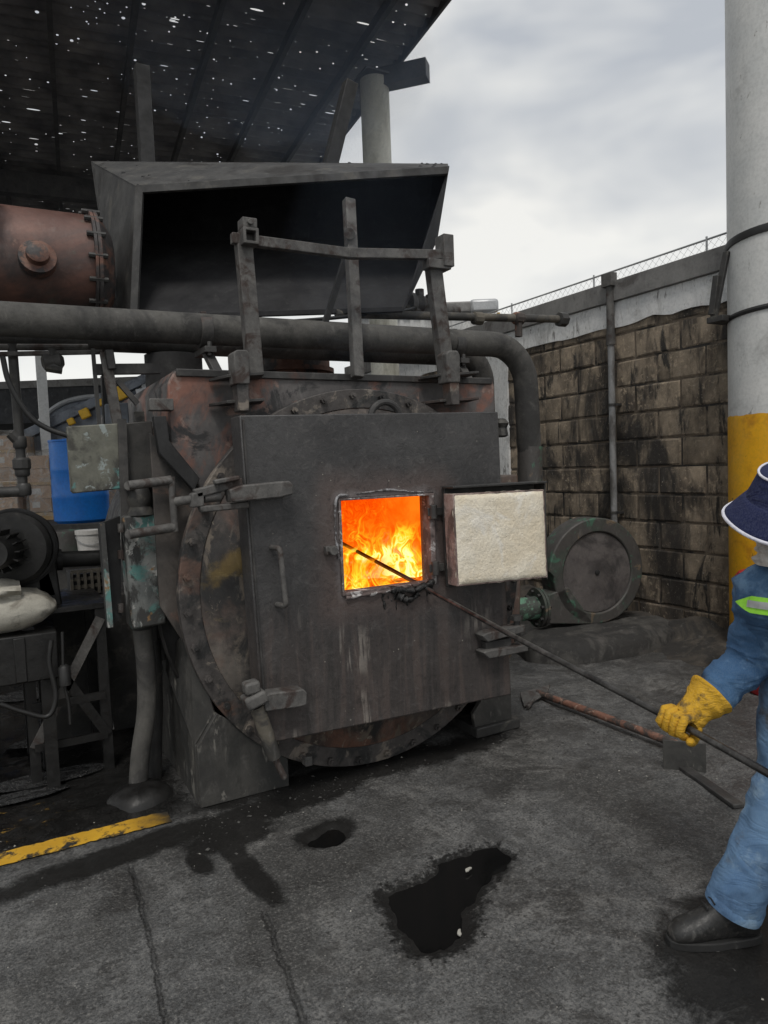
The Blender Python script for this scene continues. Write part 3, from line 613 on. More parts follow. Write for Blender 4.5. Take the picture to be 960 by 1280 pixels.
# red bin behind the worker, beside the yellow column
c_ = onZ(976, 864); t = thing('red_bin', (c_.x, c_.y, 0), 'red plastic bin standing behind the worker beside the yellow column', 'bin')
b = MB(); b.lathe([(.2, 0), (.215, .02), (.255, .74), (.25, .74), (.2, .03), (0, .03)], c_, (0, 0, 1), 36); b.build('tub', m_red, t)
b = MB(); b.lathe([(.27, .73), (.272, .77), (.25, .8), (.1, .835), (0, .84)], c_, (0, 0, 1), 36); b.build('lid', m_red, t)
b = MB(); b.bar(c_ + V((-.06, 0, .86)), c_ + V((.06, 0, .86)), .025, .02); b.bar(c_ + V((-.06, 0, .82)), c_ + V((-.06, 0, .87)), .02, .02); b.bar(c_ + V((.06, 0, .82)), c_ + V((.06, 0, .87)), .02, .02); b.build('handle', m_red, t)
# ---------------------------------------------------------------- boiler
DX = .95                                   # axis of the drum
bo = thing('furnace_boiler', (DX, 0, 0), 'big sooty drum furnace boiler with square iron front door and burning fire hole', 'boiler')
ZC, RO, RI = 1.01, 1.0, .93
Yd0, Yd1 = -.25, -.11
hx0, hx1, hz0, hz1 = .668, 1.208, .985, 1.455   # fire hole
# drum shell and flange ring
b = MB(); b.lathe([(RI, .06), (RI, 3.1), (.9, 3.2), (0, 3.2)], (DX, 0, ZC), (0, 1, 0), 72, caps=False); b.build('drum_shell', m_plain_dark, bo)
b = MB(); b.lathe([(RO, .0), (RO, .055), (RI - .03, .055), (RI - .03, .0)], (DX, 0, ZC), (0, 1, 0), 96, closed=True); b.build('flange_ring', m_ring, bo, bev=.004)
b = MB(); b.lathe([(RO - .015, .062), (RO - .015, .11), (RI - .03, .11), (RI - .03, .062)], (DX, 0, ZC), (0, 1, 0), 96, closed=True); b.build('flange_ring', m_ring, bo, bev=.004)
for i in range(36):
    a = 2 * math.pi * (i + .35) / 36; c = V((DX + .966 * math.cos(a), 0, ZC + .966 * math.sin(a))); b = MB()
    b.cyl(c + V((0, .01, 0)), c + V((0, -.022, 0)), .019, 6); b.cyl(c + V((0, -.02, 0)), c + V((0, -.036, 0)), .009, 8); b.build('bolt', m_ring, bo)
# domed front plate with the square mouth
def fp(i, j):
    a = 2 * math.pi * i / 64; co, si = math.cos(a), math.sin(a)
    t = j / 7; ro = RI - .03
    hw, hh = (hx1 - hx0) / 2, (hz1 - hz0) / 2; sc = min(hw / max(abs(co), 1e-6), hh / max(abs(si), 1e-6))
    cx_, cz_ = (hx0 + hx1) / 2, (hz0 + hz1) / 2
    ix, iz = cx_ + co * sc * 1.5, cz_ + si * sc * 1.45; ox, oz = DX + co * ro, ZC + si * ro
    return (ix + (ox - ix) * t, -.095 + .1 * t ** 3, iz + (oz - iz) * t)
b = MB(); b.grid(fp, 64, 8, True); b.build('front_plate', m_disc, bo, smooth=50)
# boxed jacket behind the ring
jk = [onY(212, 472, .08), onY(623, 463, .08)]
zt = 2.095
JP = [(-.02, 2.03), (.015, zt), (1.88, zt + .01), (1.9, 2.06), (1.9, .2), (.45, .2), (.1, 1.53), (-.025, 1.75)]
jo, ji = [], []
for (xa, za_), (xb, zb_) in zip(JP, JP[1:] + JP[:1]):
    for q in range(6):
        x, z = xa + (xb - xa) * q / 6, za_ + (zb_ - za_) * q / 6; jo.append(V((x, .115, z)))
        dx_, dz_ = x - 1.08, z - 1.25; k_ = min(.67 / max(abs(dx_), 1e-6), .46 / max(abs(dz_), 1e-6)); ji.append(V((1.08 + dx_ * k_, .115, 1.25 + dz_ * k_)))
b = MB(); b.frame_plate(jo, ji, (0, 2.6, 0))
b.build('jacket', m_jacket, bo, bev=.008)
b = MB(); b.box((.02, .1, zt - .03), (1.875, .2, zt + .006)); b.build('jacket_top_angle', m_soot, bo, bev=.004)
# bent channel down the left shoulder, the shade of its gap painted in as black
b = MB(); b.prism([onY(x, y, .07) for x, y in ((192, 520), (208, 520), (212, 551), (250, 598), (243, 614), (199, 566))], (0, .05, 0))
b.build('channel_guard', m_black, bo, bev=.004)
b = MB(); b.box((-.12, .06, 1.9), (-.01, .12, 1.955)); b.build('guard_cap', m_bar, bo, bev=.004)
b = MB(); b.box((-.12, .46, .72), (-.07, .5, 1.93)); b.box((-.1, .5, .62), (-.03, .85, 1.86)); b.build('side_casing', m_plain_dark, bo, bev=.004)
b = MB(); b.prism([(-.115, .122, .98), (-.02, .122, .8), (.15, .122, .55), (.4, .122, .45), (.4, .122, 1.5), (.1, .122, 1.52), (-.03, .122, 1.74), (-.115, .122, 1.8)], (0, .02, 0)); b.build('side_plate', m_saddle2, bo, bev=.003)
# right end: second casing seen past the door
b = MB(); b.prism([(1.8, .16, .52), (1.93, .16, .3), (2.07, .16, .45), (2.1, .16, .8), (2.1, .16, 1.52), (1.8, .16, 1.52)], (0, 1.8, 0)); b.build('right_casing', m_disc, bo, bev=.01)
b = MB(); b.lathe([(1.09, .3), (1.1, .34), (1.09, .38), (.94, .38)], (DX + .05, 0, ZC - .02), (0, 1, 0), 72, caps=False); b.build('rear_flange', m_soot, bo)
# saddles at the foot
sl = [onY(x, y, 0) for x, y in ((252, 1014), (248, 936), (271, 894), (300, 915), (326, 927), (359, 980))]
L_ = [V((.0, .0, 0)), V((0, .0, .3)), V((.1, .0, .445)), V((.2, 0, .37)), V((.31, .0, .27)), V((.45, .0, .14)), V((.45, .0, 0))]
b = MB(); b.prism([p + V((0, .012, 0)) for p in L_], (0, .03, 0)); b.build('saddle_front', m_saddle, bo, bev=.003)
b = MB()
prof = [V((0, .045, 0)), V((0, .045, .3)), V((.1, .045, .445))]
D_ = onX(200, 821, -.03); b.prism([(-.005, .042, 0), (-.005, .042, .3), (-.005, D_.y, D_.z), (-.005, 1.5, .62), (-.005, 2.6, .62), (-.005, 2.6, 0)], (.025, 0, 0)); b.build('saddle_side', m_saddle, bo, bev=.003)
b = MB(); C_ = onY(237, 785, .16); b.prism([(-.008, .046, .302), (.095, .046, .44), C_, D_], (.012, .004, -.014)); b.build('saddle_slope', m_saddle, bo, bev=.003)
b = MB(); b.prism([V((1.62, .012, 0)), V((1.6, .012, .14)), V((1.75, .012, .31)), V((1.88, .012, .36)), V((1.88, .012, 0))], (0, .03, 0)); b.box((1.85, .045, 0), (1.88, 2.6, .36)); b.build('saddle_front', m_saddle, bo, bev=.003)
b = MB(); b.box((1.6, -.02, 0), (1.92, .3, .06)); b.build('saddle_foot', m_plain_dark, bo, bev=.008)
# lower front: arched shelf under the door
b = MB(); b.box((.52, -.05, .1), (.56, .01, .15)); b.build('rim_lug', m_bar, bo, bev=.006)
# ---- the door
def door_material():
    k = NT('streaked_door_steel'); p = k.mapv(k.co, loc=(DX, 0, 0)); s_ = k.sep(p); f = k.noise(p, 3.2, 6, .6, .3)
    col = k.ramp(f, [(.3, (.05, .049, .05)), (.7, (.082, .08, .08))])
    st = k.noise(k.mapv(p, (1, 1, .07)), 16, 6, .65, .4); low = k.rng(k.mth('ADD', s_['Z'], k.mth('MULTIPLY', f, .5)), 1.35, .85)
    col = k.mix(k.mth('MULTIPLY', low, .6), col, (.078, .064, .059))
    col = k.mix(k.mth('MULTIPLY', low, k.rng(st, .5, .62, 0, .6)), col, (.125, .098, .088))
    col = k.mix(k.mth('MULTIPLY', low, k.rng(st, .48, .36, 0, .7)), col, (.04, .038, .037))
    st2 = k.noise(k.mapv(p, (1, 1, .1), (4, 0, 1)), 26, 4, .6); lm = k.rng(k.noise(p, 2.4, 3), .5, .64)
    col = k.mix(k.mth('MULTIPLY', k.mth('MULTIPLY', low, lm), k.rng(st2, .55, .63, 0, .85)), col, (.3, .27, .24))
    # dirt splashes and pale scale scraped round the fire hole
    dx = k.mth('MAXIMUM', k.mth('SUBTRACT', k.mth('ABSOLUTE', k.mth('SUBTRACT', s_['X'], (hx0 + hx1) / 2)), (hx1 - hx0) / 2), 0)
    dz = k.mth('MAXIMUM', k.mth('SUBTRACT', k.mth('ABSOLUTE', k.mth('SUBTRACT', s_['Z'], (hz0 + hz1) / 2)), (hz1 - hz0) / 2), 0)
    d = k.mth('SQRT', k.mth('ADD', k.mth('MULTIPLY', dx, dx), k.mth('MULTIPLY', dz, dz)))
    d = k.mth('ADD', d, k.mth('MULTIPLY', k.mth('SUBTRACT', k.noise(p, 7, 5, .6), .5), .13))
    col = k.mix(k.rng(d, .2, .03, 0, .7), col, (.13, .095, .085))
    col = k.mix(k.rng(d, .045, .008, 0, .55), col, (.22, .2, .2))
    sp = k.vor(p, 26); col = k.mix(k.mth('MULTIPLY', k.rng(sp, .12, .07), k.rng(k.noise(p, 5, 2), .58, .64)), col, (.32, .3, .26))
    fine = k.noise(p, 60, 6, .7); col = k.mix(k.rng(fine, .5, .72, 0, .4), col, (.025, .024, .024))
    sc2 = k.noise(p, 22, 8, .75, .6); col = k.mix(k.rng(sc2, .52, .66, 0, .35), col, (.15, .14, .135)); col = k.mix(k.rng(sc2, .46, .34, 0, .5), col, (.03, .029, .029))
    h = k.mth('ADD', k.mth('MULTIPLY', fine, .6), k.mth('ADD', k.mth('MULTIPLY', f, 4.0), k.mth('ADD', sc2, k.mth('MULTIPLY', st, .35))))
    return k.done(col, k.rng(k.noise(p, 6, 5), .3, .7, .36, .58), .3, k.bump(h, .35, .008))
m_door = door_material()
D0 = [V((.245, Yd0, .345)), V((1.675, Yd0, .31)), V((1.64, Yd0, 1.872)), V((.205, Yd0, 1.852))]
hole = [V((hx0, Yd0, hz0)), V((hx1, Yd0, hz0)), V((hx1, Yd0, hz1)), V((hx0, Yd0, hz1))]
b = MB(); b.frame_plate(D0, hole, (0, Yd1 - Yd0, 0)); door = b.build('door', m_door, bo, bev=.006)
# seam angle along the left edge
b = MB(); b.bar(D0[3] + V((.012, -.004, -.02)), D0[0] + V((.012, -.004, .02)), .008, .02); b.build('edge_weld', m_soot, door)
# firebox mouth: jambs and ash edge
b = MB(); t_ = .03
b.frame_plate([V((hx0, -.262, hz0)), V((hx1, -.262, hz0)), V((hx1, -.262, hz1)), V((hx0, -.262, hz1))], [V((hx0 + .012, -.262, hz0 + .015)), V((hx1 - .03, -.262, hz0 + .015)), V((hx1 - .03, -.262, hz1 - .01)), V((hx0 + .012, -.262, hz1 - .01))], (0, .08, 0))
b.build('fire_hole_frame', m_jamb, door, bev=.004)
def lumpy(name, path, r_, m, par, seed, n=9, sub=7, flat=.6):
    pp = curve(path, sub); r2 = random.Random(seed); b = MB()
    b.tube(pp, [r_ * (.55 + .9 * r2.random()) for _ in pp], n); bm_ = b
    for i, v in enumerate(bm_.v): v += V((mn.noise(v * 31) * r_ * .9, mn.noise(v * 29 + V((5, 0, 0))) * r_ * .6, mn.noise(v * 33 + V((0, 7, 0))) * r_ * .9))
    return b.build(name, m, par, smooth=60)
lumpy('ash_crust', [(hx0 - .012, -.256, hz0 + .18), (hx0 - .02, -.256, hz1 - .14), (hx0 - .01, -.256, hz1 + .005), (hx0 + .06, -.254, hz1 + .016)], .0065, m_ash, door, 3)
lumpy('ash_crust', [(hx0 + .1, -.253, hz1 + .02), (hx0 + .28, -.254, hz1 + .028), (hx1 - .06, -.253, hz1 + .006)], .005, m_ash, door, 4)
for s_i, pth_ in enumerate([[(hx0 + .26, -.262, hz0 + .0), (hx0 + .4, -.275, hz0 - .01), (hx1 - .03, -.262, hz0 + .012)], [(hx0 + .3, -.258, hz0 - .03), (hx0 + .36, -.265, hz0 - .06), (hx0 + .42, -.256, hz0 - .04)], [(hx0 + .02, -.26, hz0 - .01), (hx0 + .2, -.262, hz0 - .004), (hx0 + .3, -.26, hz0 + .004)]]):
    lumpy('clinker_crust', pth_, .018 if s_i < 2 else .009, m_clinker if s_i < 2 else m_jamb, door, 8 + s_i)
r2 = random.Random(12); b = MB()
for i in range(24):
    x = hx0 + r2.uniform(.22, .52); z0 = hz0 - r2.uniform(0, .07); ln = r2.uniform(.01, .045); w_ = r2.uniform(.002, .006)
    b.tube([(x, -.251, z0), (x + r2.uniform(-.004, .004), -.2525, z0 - ln * .6), (x, -.251, z0 - ln)], [w_, w_ * 1.2, w_ * .4], 6, round_=False)
b.build('clinker_drips', m_clinker, door, smooth=60)['kind'] = 'stuff'
# grab handle
h0, h1 = onY(348, 685, -.3), onY(356, 757, -.3)
b = MB(); b.tube(fillet([V((h0.x - .015, Yd0, h0.z)), V((h0.x, -.32, h0.z)), V((h1.x, -.32, h1.z)), V((h1.x - .02, Yd0, h1.z))], .02), .0125, 12); b.build('handle', m_bar, door)
q_ = onY(414, 688, -.27); b = MB(); b.cyl(q_ + V((0, .03, 0)), q_ + V((0, -.04, 0)), .022, 8); b.box(q_ + V((-.03, -.01, -.02)), q_ + V((.03, .02, .02))); b.build('latch_stud', m_bar, door, bev=.003)
# lifting eye on the top edge
c = onY(482, 524, -.2); b = MB(); b.tube([c + V((.085 * math.cos(a), 0, .085 * math.sin(a))) for a in [math.pi * i / 16 for i in range(17)]], .017, 10); b.box(c + V((-.11, -.02, -.04)), c + V((-.06, .02, .01))); b.box(c + V((.06, -.02, -.04)), c + V((.11, .02, .01))); b.build('lifting_eye', m_soot, door)
# small fire door standing open, its refractory face towards the yard
fq = [V((1.228, -.405, 1.452)), V((1.822, -.40, 1.446)), V((1.832, -.40, .966)), V((1.238, -.405, .985))]
fd = MB(); fd.prism([V((1.235, -.315, 1.48)), V((1.825, -.31, 1.475)), V((1.832, -.31, .957)), V((1.245, -.315, .967))], (0, .03, 0)); fdo = fd.build('fire_door', m_plain_dark, bo, bev=.004)
b = MB()
nu, nv = 36, 30
def lin(i, j):
    s_, t = i / (nu - 1), j / (nv - 1); p = fq[3].lerp(fq[2], s_).lerp(fq[0].lerp(fq[1], s_), t)
    ed = min(s_, 1 - s_) * 12; ed2 = min(t, 1 - t) * 12; k_ = min(1, ed, ed2)
    p = p + V((mn.noise(V((t * 12, 1, 0))) * .006 * (1 - k_), 0, mn.noise(V((s_ * 12, 7, 0))) * .006 * (1 - k_)))
    return p + V((0, -(.006 * k_ + .0025 * mn.fractal(V((s_ * 9, t * 8, 2)), .6, 2, 4)) + (.012 if k_ < .02 else 0), 0))
b.grid(lin, nu, nv); lining = b.build('refractory_lining', m_lining, fdo, smooth=60)
b = MB(); fo_ = [fq[0], fq[1], fq[2], fq[3]]; b.frame_plate([p + V((0, .004, 0)) for p in fo_], [p + V((.012 * (1 if i in (0, 3) else -1), .004, .012 * (-1 if i < 2 else 1))) for i, p in enumerate(fo_)], (0, .088, 0)); b.build('lining_edge', m_lining_edge, fdo, bev=.004)
b = MB(); b.box((1.226, -.41, 1.478), (1.832, -.3, 1.49)); b.box((1.83, -.39, .955), (1.84, -.3, 1.477)); b.build('flange_lip', m_plain_dark, fdo, bev=.003)
for z in (1.36, 1.07):
    b = MB(); b.cyl((1.19, -.275, z - .035), (1.19, -.275, z + .035), .02, 12); b.box((1.16, -.27, z - .02), (1.25, -.255, z + .02)); b.build('hinge', m_soot, fdo, bev=.002)
# ---- clamps
def slabq(name, px, Y, t, m, lab=None, par=None):
    b = MB(); b.prism([onY(x, y, Y) for x, y in px], (0, t, 0)); o = b.build(name, m, par or bo, bev=.006)
    if lab: o['label'] = lab
    return o
clamp = slabq('upper_clamp', [(287, 612), (300, 607), (362, 601), (367, 606), (367, 618), (350, 622), (290, 628)], -.34, .09, m_bar)
slabq('clamp_fork', [(243, 612), (303, 597), (304, 607), (247, 623)], -.3, .05, m_bar, par=clamp)
slabq('clamp_fork', [(250, 633), (312, 627), (312, 635), (252, 641)], -.3, .05, m_bar, par=clamp)
slabq('clamp_block', [(240, 617), (255, 613), (256, 633), (240, 635)], -.3, .06, m_bar, par=clamp)
a_, c_ = onY(221, 627, -.2), onY(245, 624, -.28); b = MB(); b.cyl(a_, c_, .02, 12); b.cyl(onY(255, 622, -.27), onY(275, 620, -.27), .024, 12); b.build('clamp_pin', m_bar, clamp)
slabq('clamp_wedge', [(268, 600), (300, 594), (301, 600), (270, 606)], -.33, .04, m_bar, par=clamp)
lc = slabq('lower_clamp', [(330, 871), (338, 867), (380, 862), (384, 866), (384, 881), (376, 884), (332, 890)], -.33, .085, m_bar)
b = MB(); A1, A2 = onY(321, 883, -.3), onY(343, 947, -.3); A3 = onY(355, 971, -.31)
b.tube([A1, A1.lerp(A2, .5), A2], [.034, .034, .03], 16); b.build('clamp_screw', m_mbrown, lc)
b = MB(); b.tube([A2, A3], .015, 10, round_=True); b.build('clamp_handle', m_bar, lc)
b = MB(); A0 = onY(315, 866, -.3); b.bar(A0 + V((0, 0, .0)), A1 + V((.0, 0, .01)), .1, .1, side=(0, 1, 0)); b.bar(A0 + V((-.005, 0, .055)), A0 + V((0, 0, 0)), .07, .07, side=(0, 1, 0)); b.build('clamp_nut', m_bar, lc, bev=.012)
b = MB(); b.cyl(onY(318, 873, -.3), onY(318, 873, -.05), .03, 12); b.build('clamp_bolt', m_soot, lc)
rc = slabq('right_clamp', [(603, 795), (610, 791), (656, 781), (657, 790), (610, 803)], -.33, .08, m_bar)
slabq('clamp_bar', [(604, 816), (612, 813), (660, 806), (661, 814), (612, 824)], -.33, .08, m_bar, par=rc)
slabq('clamp_block', [(608, 803), (640, 797), (640, 808), (608, 815)], -.3, .05, m_soot, par=rc)
b = MB(); q_ = onY(646, 775, -.3); b.cyl(q_ + V((0, 0, -.12)), q_ + V((0, 0, .02)), .018, 10); b.cyl(q_, q_ + V((0, 0, .025)), .035, 6); b.build('clamp_pin', m_soot, rc)
# hook brackets that carry the door
def bracket(px, lab=None):
    x0, x1, yt, ym, yb = px
    b = MB(); b.prism([onY(x, y, -.13) for x, y in ((x0, yt + 4), (x0 + 4, yt), (x1 - 3, yt), (x1, yt + 5), (x1 + 1, ym), (x0 + 2, ym))], (0, .1, 0)); h_ = b.build('hook_bracket', m_bar, bo, bev=.006)
    b = MB(); b.prism([onY(x, y, -.12) for x, y in ((x0 + 4, ym - 2), (x1 - 1, ym - 2), (x1, yb), (x0 + 7, yb))], (0, .08, 0)); b.build('bracket_tail', m_ring, h_, bev=.005)
    for yy in (ym - 8, ym + 24):
        p0, p1 = onY(x0 - 24, yy + 2, .0), onY(x1 + 22, yy - 1, .0); b = MB(); b.prism([p0 + V((0, .1, 0)), V((p0.x + .04, -.07, p0.z)), V((p1.x - .04, -.07, p1.z)), p1 + V((0, .1, 0))], (0, 0, .014)); b.build('bracket_shelf', m_soot, h_, bev=.002)
bracket((292, 312, 437, 480, 514)); bracket((558, 575, 438, 478, 506))
# door hoist frame
hf = MB(); 
p0, p1 = onY(319, 471, -.02), onY(304, 305, -.02); hf.bar(p0, p1, .075, .06, side=(0, 1, 0)); fr = hf.build('hoist_post', m_bar, bo, bev=.005)
b = MB(); q0, q1 = onY(558, 470, -.02), onY(540, 322, -.02); b.bar(q0, q1, .08, .06, side=(0, 1, 0)); b.build('hoist_post', m_bar, bo, bev=.005)
b = MB(); c0 = onY(436, 317, -.04); b.bar(onY(289, 298, -.03), c0, .05, .04, side=(0, 1, 0)); b.bar(c0 + V((-.004, 0.003, 0)), onY(553, 319, -.04), .05, .045, side=(0, 1, 0)); b.build('hoist_crossbar', m_bar, bo, bev=.004)
b = MB(); e0 = onY(310, 298, -.05); b.hollow(e0 + V((0, -.05, 0)), e0 + V((0, .06, 0)), .075, .014); b.box(e0 + V((-.035, -.04, .04)), e0 + V((.035, .04, .085))); b.cyl(e0 + V((0, -.055, .062)), e0 + V((0, -.04, .062)), .014, 10); b.build('post_socket', m_bar, bo, bev=.003)
b = MB(); e1 = onY(556, 316, -.05); b.box(e1 + V((-.03, -.04, -.08)), e1 + V((.035, .05, .09))); b.box(e1 + V((-.12, -.03, -.095)), e1 + V((.02, .05, -.045))); b.build('post_socket', m_bar, bo, bev=.004)
b = MB(); b.bar(onY(447, 472, .06), onY(436, 250, .25), .06, .05, side=(0, 1, 0)); b.build('hoist_upright', m_bar, bo, bev=.004)
b = MB(); b.bar(onY(432, 322, .3), onY(405, 408, .34), .03, .03, side=(0, 1, 0)); b.build('hoist_strut', m_black, bo)
b = MB(); b.cyl(onY(437, 292, .15), onY(437, 292, .3), .03, 10); b.build('upright_pin', m_bar, bo)
# firebox inside
def glow_material(name, c1, c2, st, scale, brick=False):
    k = NT(name); f = k.noise(k.co, scale, 6, .65, .6); col = k.ramp(f, [(.35, c1), (.65, c2)])
    k.done((.05, .03, .02), .9, 0); k.l(col, k.b.inputs['Emission Color']); k.b.inputs['Emission Strength'].default_value = st
    return k.m
m_hot = glow_material('glowing_firebox_brick', (.95, .085, .0), (1.15, .19, .006), 1.0, 3.2)
m_hot2 = glow_material('dull_glowing_brick', (.5, .04, .004), (.85, .09, .004), .6, 4)
FX0, FX1, FZ0, FZ1, FY0, FY1 = .44, 1.72, .86, 1.72, -.085, 1.85
def wallbricks(name, org, ux, uz, w, h, m, nrm, bw=.22, bh=.095):
    me1 = None; j = 0; z = 0
    while z < h - .02:
        x = -(bw / 2 if j % 2 else 0)
        while x < w - .02:
            a = max(0, x); e_ = min(w, x + bw - .007)
            if e_ - a > .03:
                b = MB(); p = org + ux * a + uz * z + nrm * rnd.uniform(0, .008)
                b.prism([p, p + ux * (e_ - a), p + ux * (e_ - a) + uz * (min(bh - .007, h - z)), p + uz * (min(bh - .007, h - z))], nrm * -.05); b.build('fire_brick', m, bo, smooth=0)
            x += bw
        z += bh; j += 1
wallbricks('b', V((FX0, FY1, FZ0)), V((1, 0, 0)), V((0, 0, 1)), FX1 - FX0, FZ1 - FZ0, m_hot, V((0, -1, 0)), .27, .12)
b = MB(); b.box((FX0 - .06, FY1 + .03, FZ0 - .06), (FX1 + .06, FY1 + .06, FZ1 + .06)); b.box((FX0 - .06, .13, FZ0 - .06), (FX0, FY1 + .03, FZ1 + .06)); b.box((FX1, .13, FZ0 - .06), (FX1 + .06, FY1 + .03, FZ1 + .06)); b.box((FX0, .13, FZ1), (FX1, FY1 + .03, FZ1 + .06)); b.box((FX0, .06, FZ0 - .06), (FX1, FY1 + .03, FZ0)); b.build('firebox_lining', m_hot, bo, smooth=0)
# fuel bed and flames
k = NT('burning_fuel'); f = k.noise(k.co, 9, 7, .7, .5); em = k.ramp(f, [(.4, (.06, .004, 0)), (.5, (.9, .13, .0)), (.58, (1.3, .45, .02)), (.68, (2.0, 1.5, .4))])
k.done((.03, .02, .015), .9, 0, k.bump(f, .8, .03)); k.l(em, k.b.inputs['Emission Color']); k.b.inputs['Emission Strength'].default_value = 1.0; m_fuel = k.m
b = MB()
def bed(i, j):
    x = FX0 + (FX1 - FX0) * i / 50; y = FY0 + .02 + (FY1 - FY0 - .04) * j / 50
    return (x, y, FZ0 + .03 + .09 * (j / 50) + .022 * mn.fractal(V((x * 5, y * 5, 1)), .8, 2, 4))
b.grid(bed, 51, 51); fu = b.build('fuel_bed', m_fuel, base=(.95, .6, FZ0), smooth=60); fu['kind'] = 'stuff'
def flame_material():
    k = NT('wood_flames'); p = k.n('ShaderNodeNewGeometry').outputs['Position']
    w1 = k.n('ShaderNodeTexNoise'); k.l(p, w1.inputs['Vector']); w1.inputs['Scale'].default_value = 4.5; w1.inputs['Detail'].default_value = 2
    off = k.n('ShaderNodeVectorMath'); off.operation = 'MULTIPLY_ADD'; k.l(w1.outputs['Color'], off.inputs[0]); off.inputs[1].default_value = (.3, .3, .3); k.l(p, off.inputs[2])
    q = k.mapv(off.outputs[0], (1, 1, .55))
    n1 = k.noise(q, 10.5, 5, .5, 1.0); n2 = k.noise(q, 3.6, 3, .5, .5)
    rd = k.mth('SUBTRACT', 1.0, k.mth('MULTIPLY', k.mth('ABSOLUTE', k.mth('SUBTRACT', n1, .5)), 5.0))     # licks: bright where the noise crosses its middle
    z = k.sep(p)['Z']; hgt = k.rng(z, FZ0, FZ0 + .62, 0, 1, False)
    I = k.mth('ADD', k.mth('MULTIPLY', rd, .72), k.mth('MULTIPLY', k.mth('SUBTRACT', n2, .5), 1.6))
    I0 = I; I = k.mth('ADD', I0, k.mth('SUBTRACT', .4, k.mth('MULTIPLY', hgt, 1.0))); Ia = k.mth('ADD', I0, k.mth('SUBTRACT', .6, k.mth('MULTIPLY', hgt, .75)))
    col = k.ramp(I, [(.1, (.8, .05, .0)), (.36, (1.0, .13, .002)), (.58, (1.1, .34, .008)), (.8, (1.2, .75, .03)), (1.0, (1.5, 1.3, .45))])
    at = k.n('ShaderNodeAttribute'); at.attribute_name = 'lick'
    al = k.mth('MULTIPLY', k.rng(Ia, .04, .66, 0, .85), k.rng(at.outputs['Fac'], 0, 1))
    em = k.n('ShaderNodeEmission'); k.l(col, em.inputs[0]); em.inputs[1].default_value = 1.0
    tr = k.n('ShaderNodeBsdfTransparent'); mx = k.n('ShaderNodeMixShader'); k.l(al, mx.inputs[0]); k.l(tr.outputs[0], mx.inputs[1]); k.l(em.outputs[0], mx.inputs[2]); k.l(mx.outputs[0], k.out.inputs[0])
    return k.m
m_flame = flame_material()
b = MB(); r2 = random.Random(4)
den = []
for (y0, xa, xb, zh) in ((.3, .5, 1.3, .2), (.55, .48, 1.7, .25), (.42, 1.3, 1.71, .4), (.84, FX0 + .02, FX1 - .02, .8), (1.02, FX0 + .02, FX1 - .02, .8), (1.22, FX0 + .02, FX1 - .02, .82), (1.5, FX0 + .02, FX1 - .02, .82)):       # wavy curtains of flame one behind the other
    def fl(i, j):
        x = xa + (xb - xa) * i / 34; z = FZ0 + .03 + zh * j / 24
        den.append(min(1, i / 7, (34 - i) / 7, (24 - j) / 6))
        return (x, y0 + .07 * mn.noise(V((x * 4, z * 2.5, y0 * 16))) + .05 * mn.noise(V((x * 9, z * 6, y0 * 5))), z)
    b.grid(fl, 35, 25)
me = bpy.data.meshes.new('flames'); fb = V((.95, .9, FZ0)); me.from_pydata([tuple(p - fb) for p in b.v], [], b.f); me.shade_smooth(); me.materials.append(m_flame)
at_ = me.attributes.new('lick', 'FLOAT', 'POINT'); at_.data.foreach_set('value', den)
fl_ = bpy.data.objects.new('flames', me); COL.objects.link(fl_); fl_.location = fb; fl_['kind'] = 'stuff'
# ---------------------------------------------------------------- smoke hood
HD, HB = 4.25, 5.0
TL, TR, BR_, BL = atD(172, 236, HD), atD(559, 213, HD), atD(503, 388, HD), atD(165, 399, HD)
tl, tr_, bl, br_ = atD(114, 204, HB), atD(560, 207, HB - .25), atD(128, 300, HB), atD(545, 300, HB)
bl2 = atD(150, 398, 4.45)
ht = thing('smoke_hood', (BL + BR_) / 2, 'big dark open sheet metal hood hanging over the furnace front', 'hood')
def plate(name, pts, m, par, t=.012, bev=0, d=None):
    n_ = (V(pts[1]) - V(pts[0])).cross(V(pts[2]) - V(pts[0])).normalized() if d is None else V(d)
    b = MB(); b.prism(pts, n_ * t); return b.build(name, m, par, bev=bev)
plate('top_panel', [TL, TR, tr_, tl], m_hood, ht, .012)
plate('left_panel', [TL, tl, bl, bl2, BL], m_hood, ht, -.012)
inn = V(CR @ V((0, 0, 1)))
plate('back_panel', [tl + V((.02, 0, -.02)), tr_ + V((-.01, 0, -.02)), br_, bl + V((.02, 0, 0))], m_hood_in, ht, .01)
plate('sloped_bottom_panel', [bl + V((.02, 0, 0)), br_, BR_, BL], m_hood_in, ht, .01)
plate('right_panel', [TR, BR_, br_, tr_], m_hood_in, ht, .01)
plate('left_liner', [TL + V((.03, -.0, -.03)), BL + V((.03, 0, .03)), bl2 + V((.03, 0, 0)), bl + V((.03, 0, 0)), tl + V((.03, 0, -.05))], m_hood_in, ht, .004)
plate('top_liner', [TL + V((.02, 0, -.03)), TR + V((-.02, 0, -.03)), tr_ + V((-.02, 0, -.05)), tl + V((.02, 0, -.05))], m_hood_in, ht, .004)
b = MB(); xr = (TR - TL).normalized(); b.bar(TL + V((0, 0, -.015)) - inn * 0 + inn * .02, TR + V((0, 0, -.012)) + inn * .02, .03, .045); b.build('front_lip', m_hood, ht, bev=.003)
b = MB(); b.bar(TL + inn * .02 + xr * .02, BL + inn * .02 + xr * .02, .045, .03, side=tuple(inn)); b.build('front_angle', m_hood, ht, bev=.003)
b = MB(); b.bar(BL + inn * .02, BR_ + inn * .02, .03, .03); b.build('bottom_lip', m_hood_in, ht, bev=.003)
r2 = random.Random(5); b = MB()
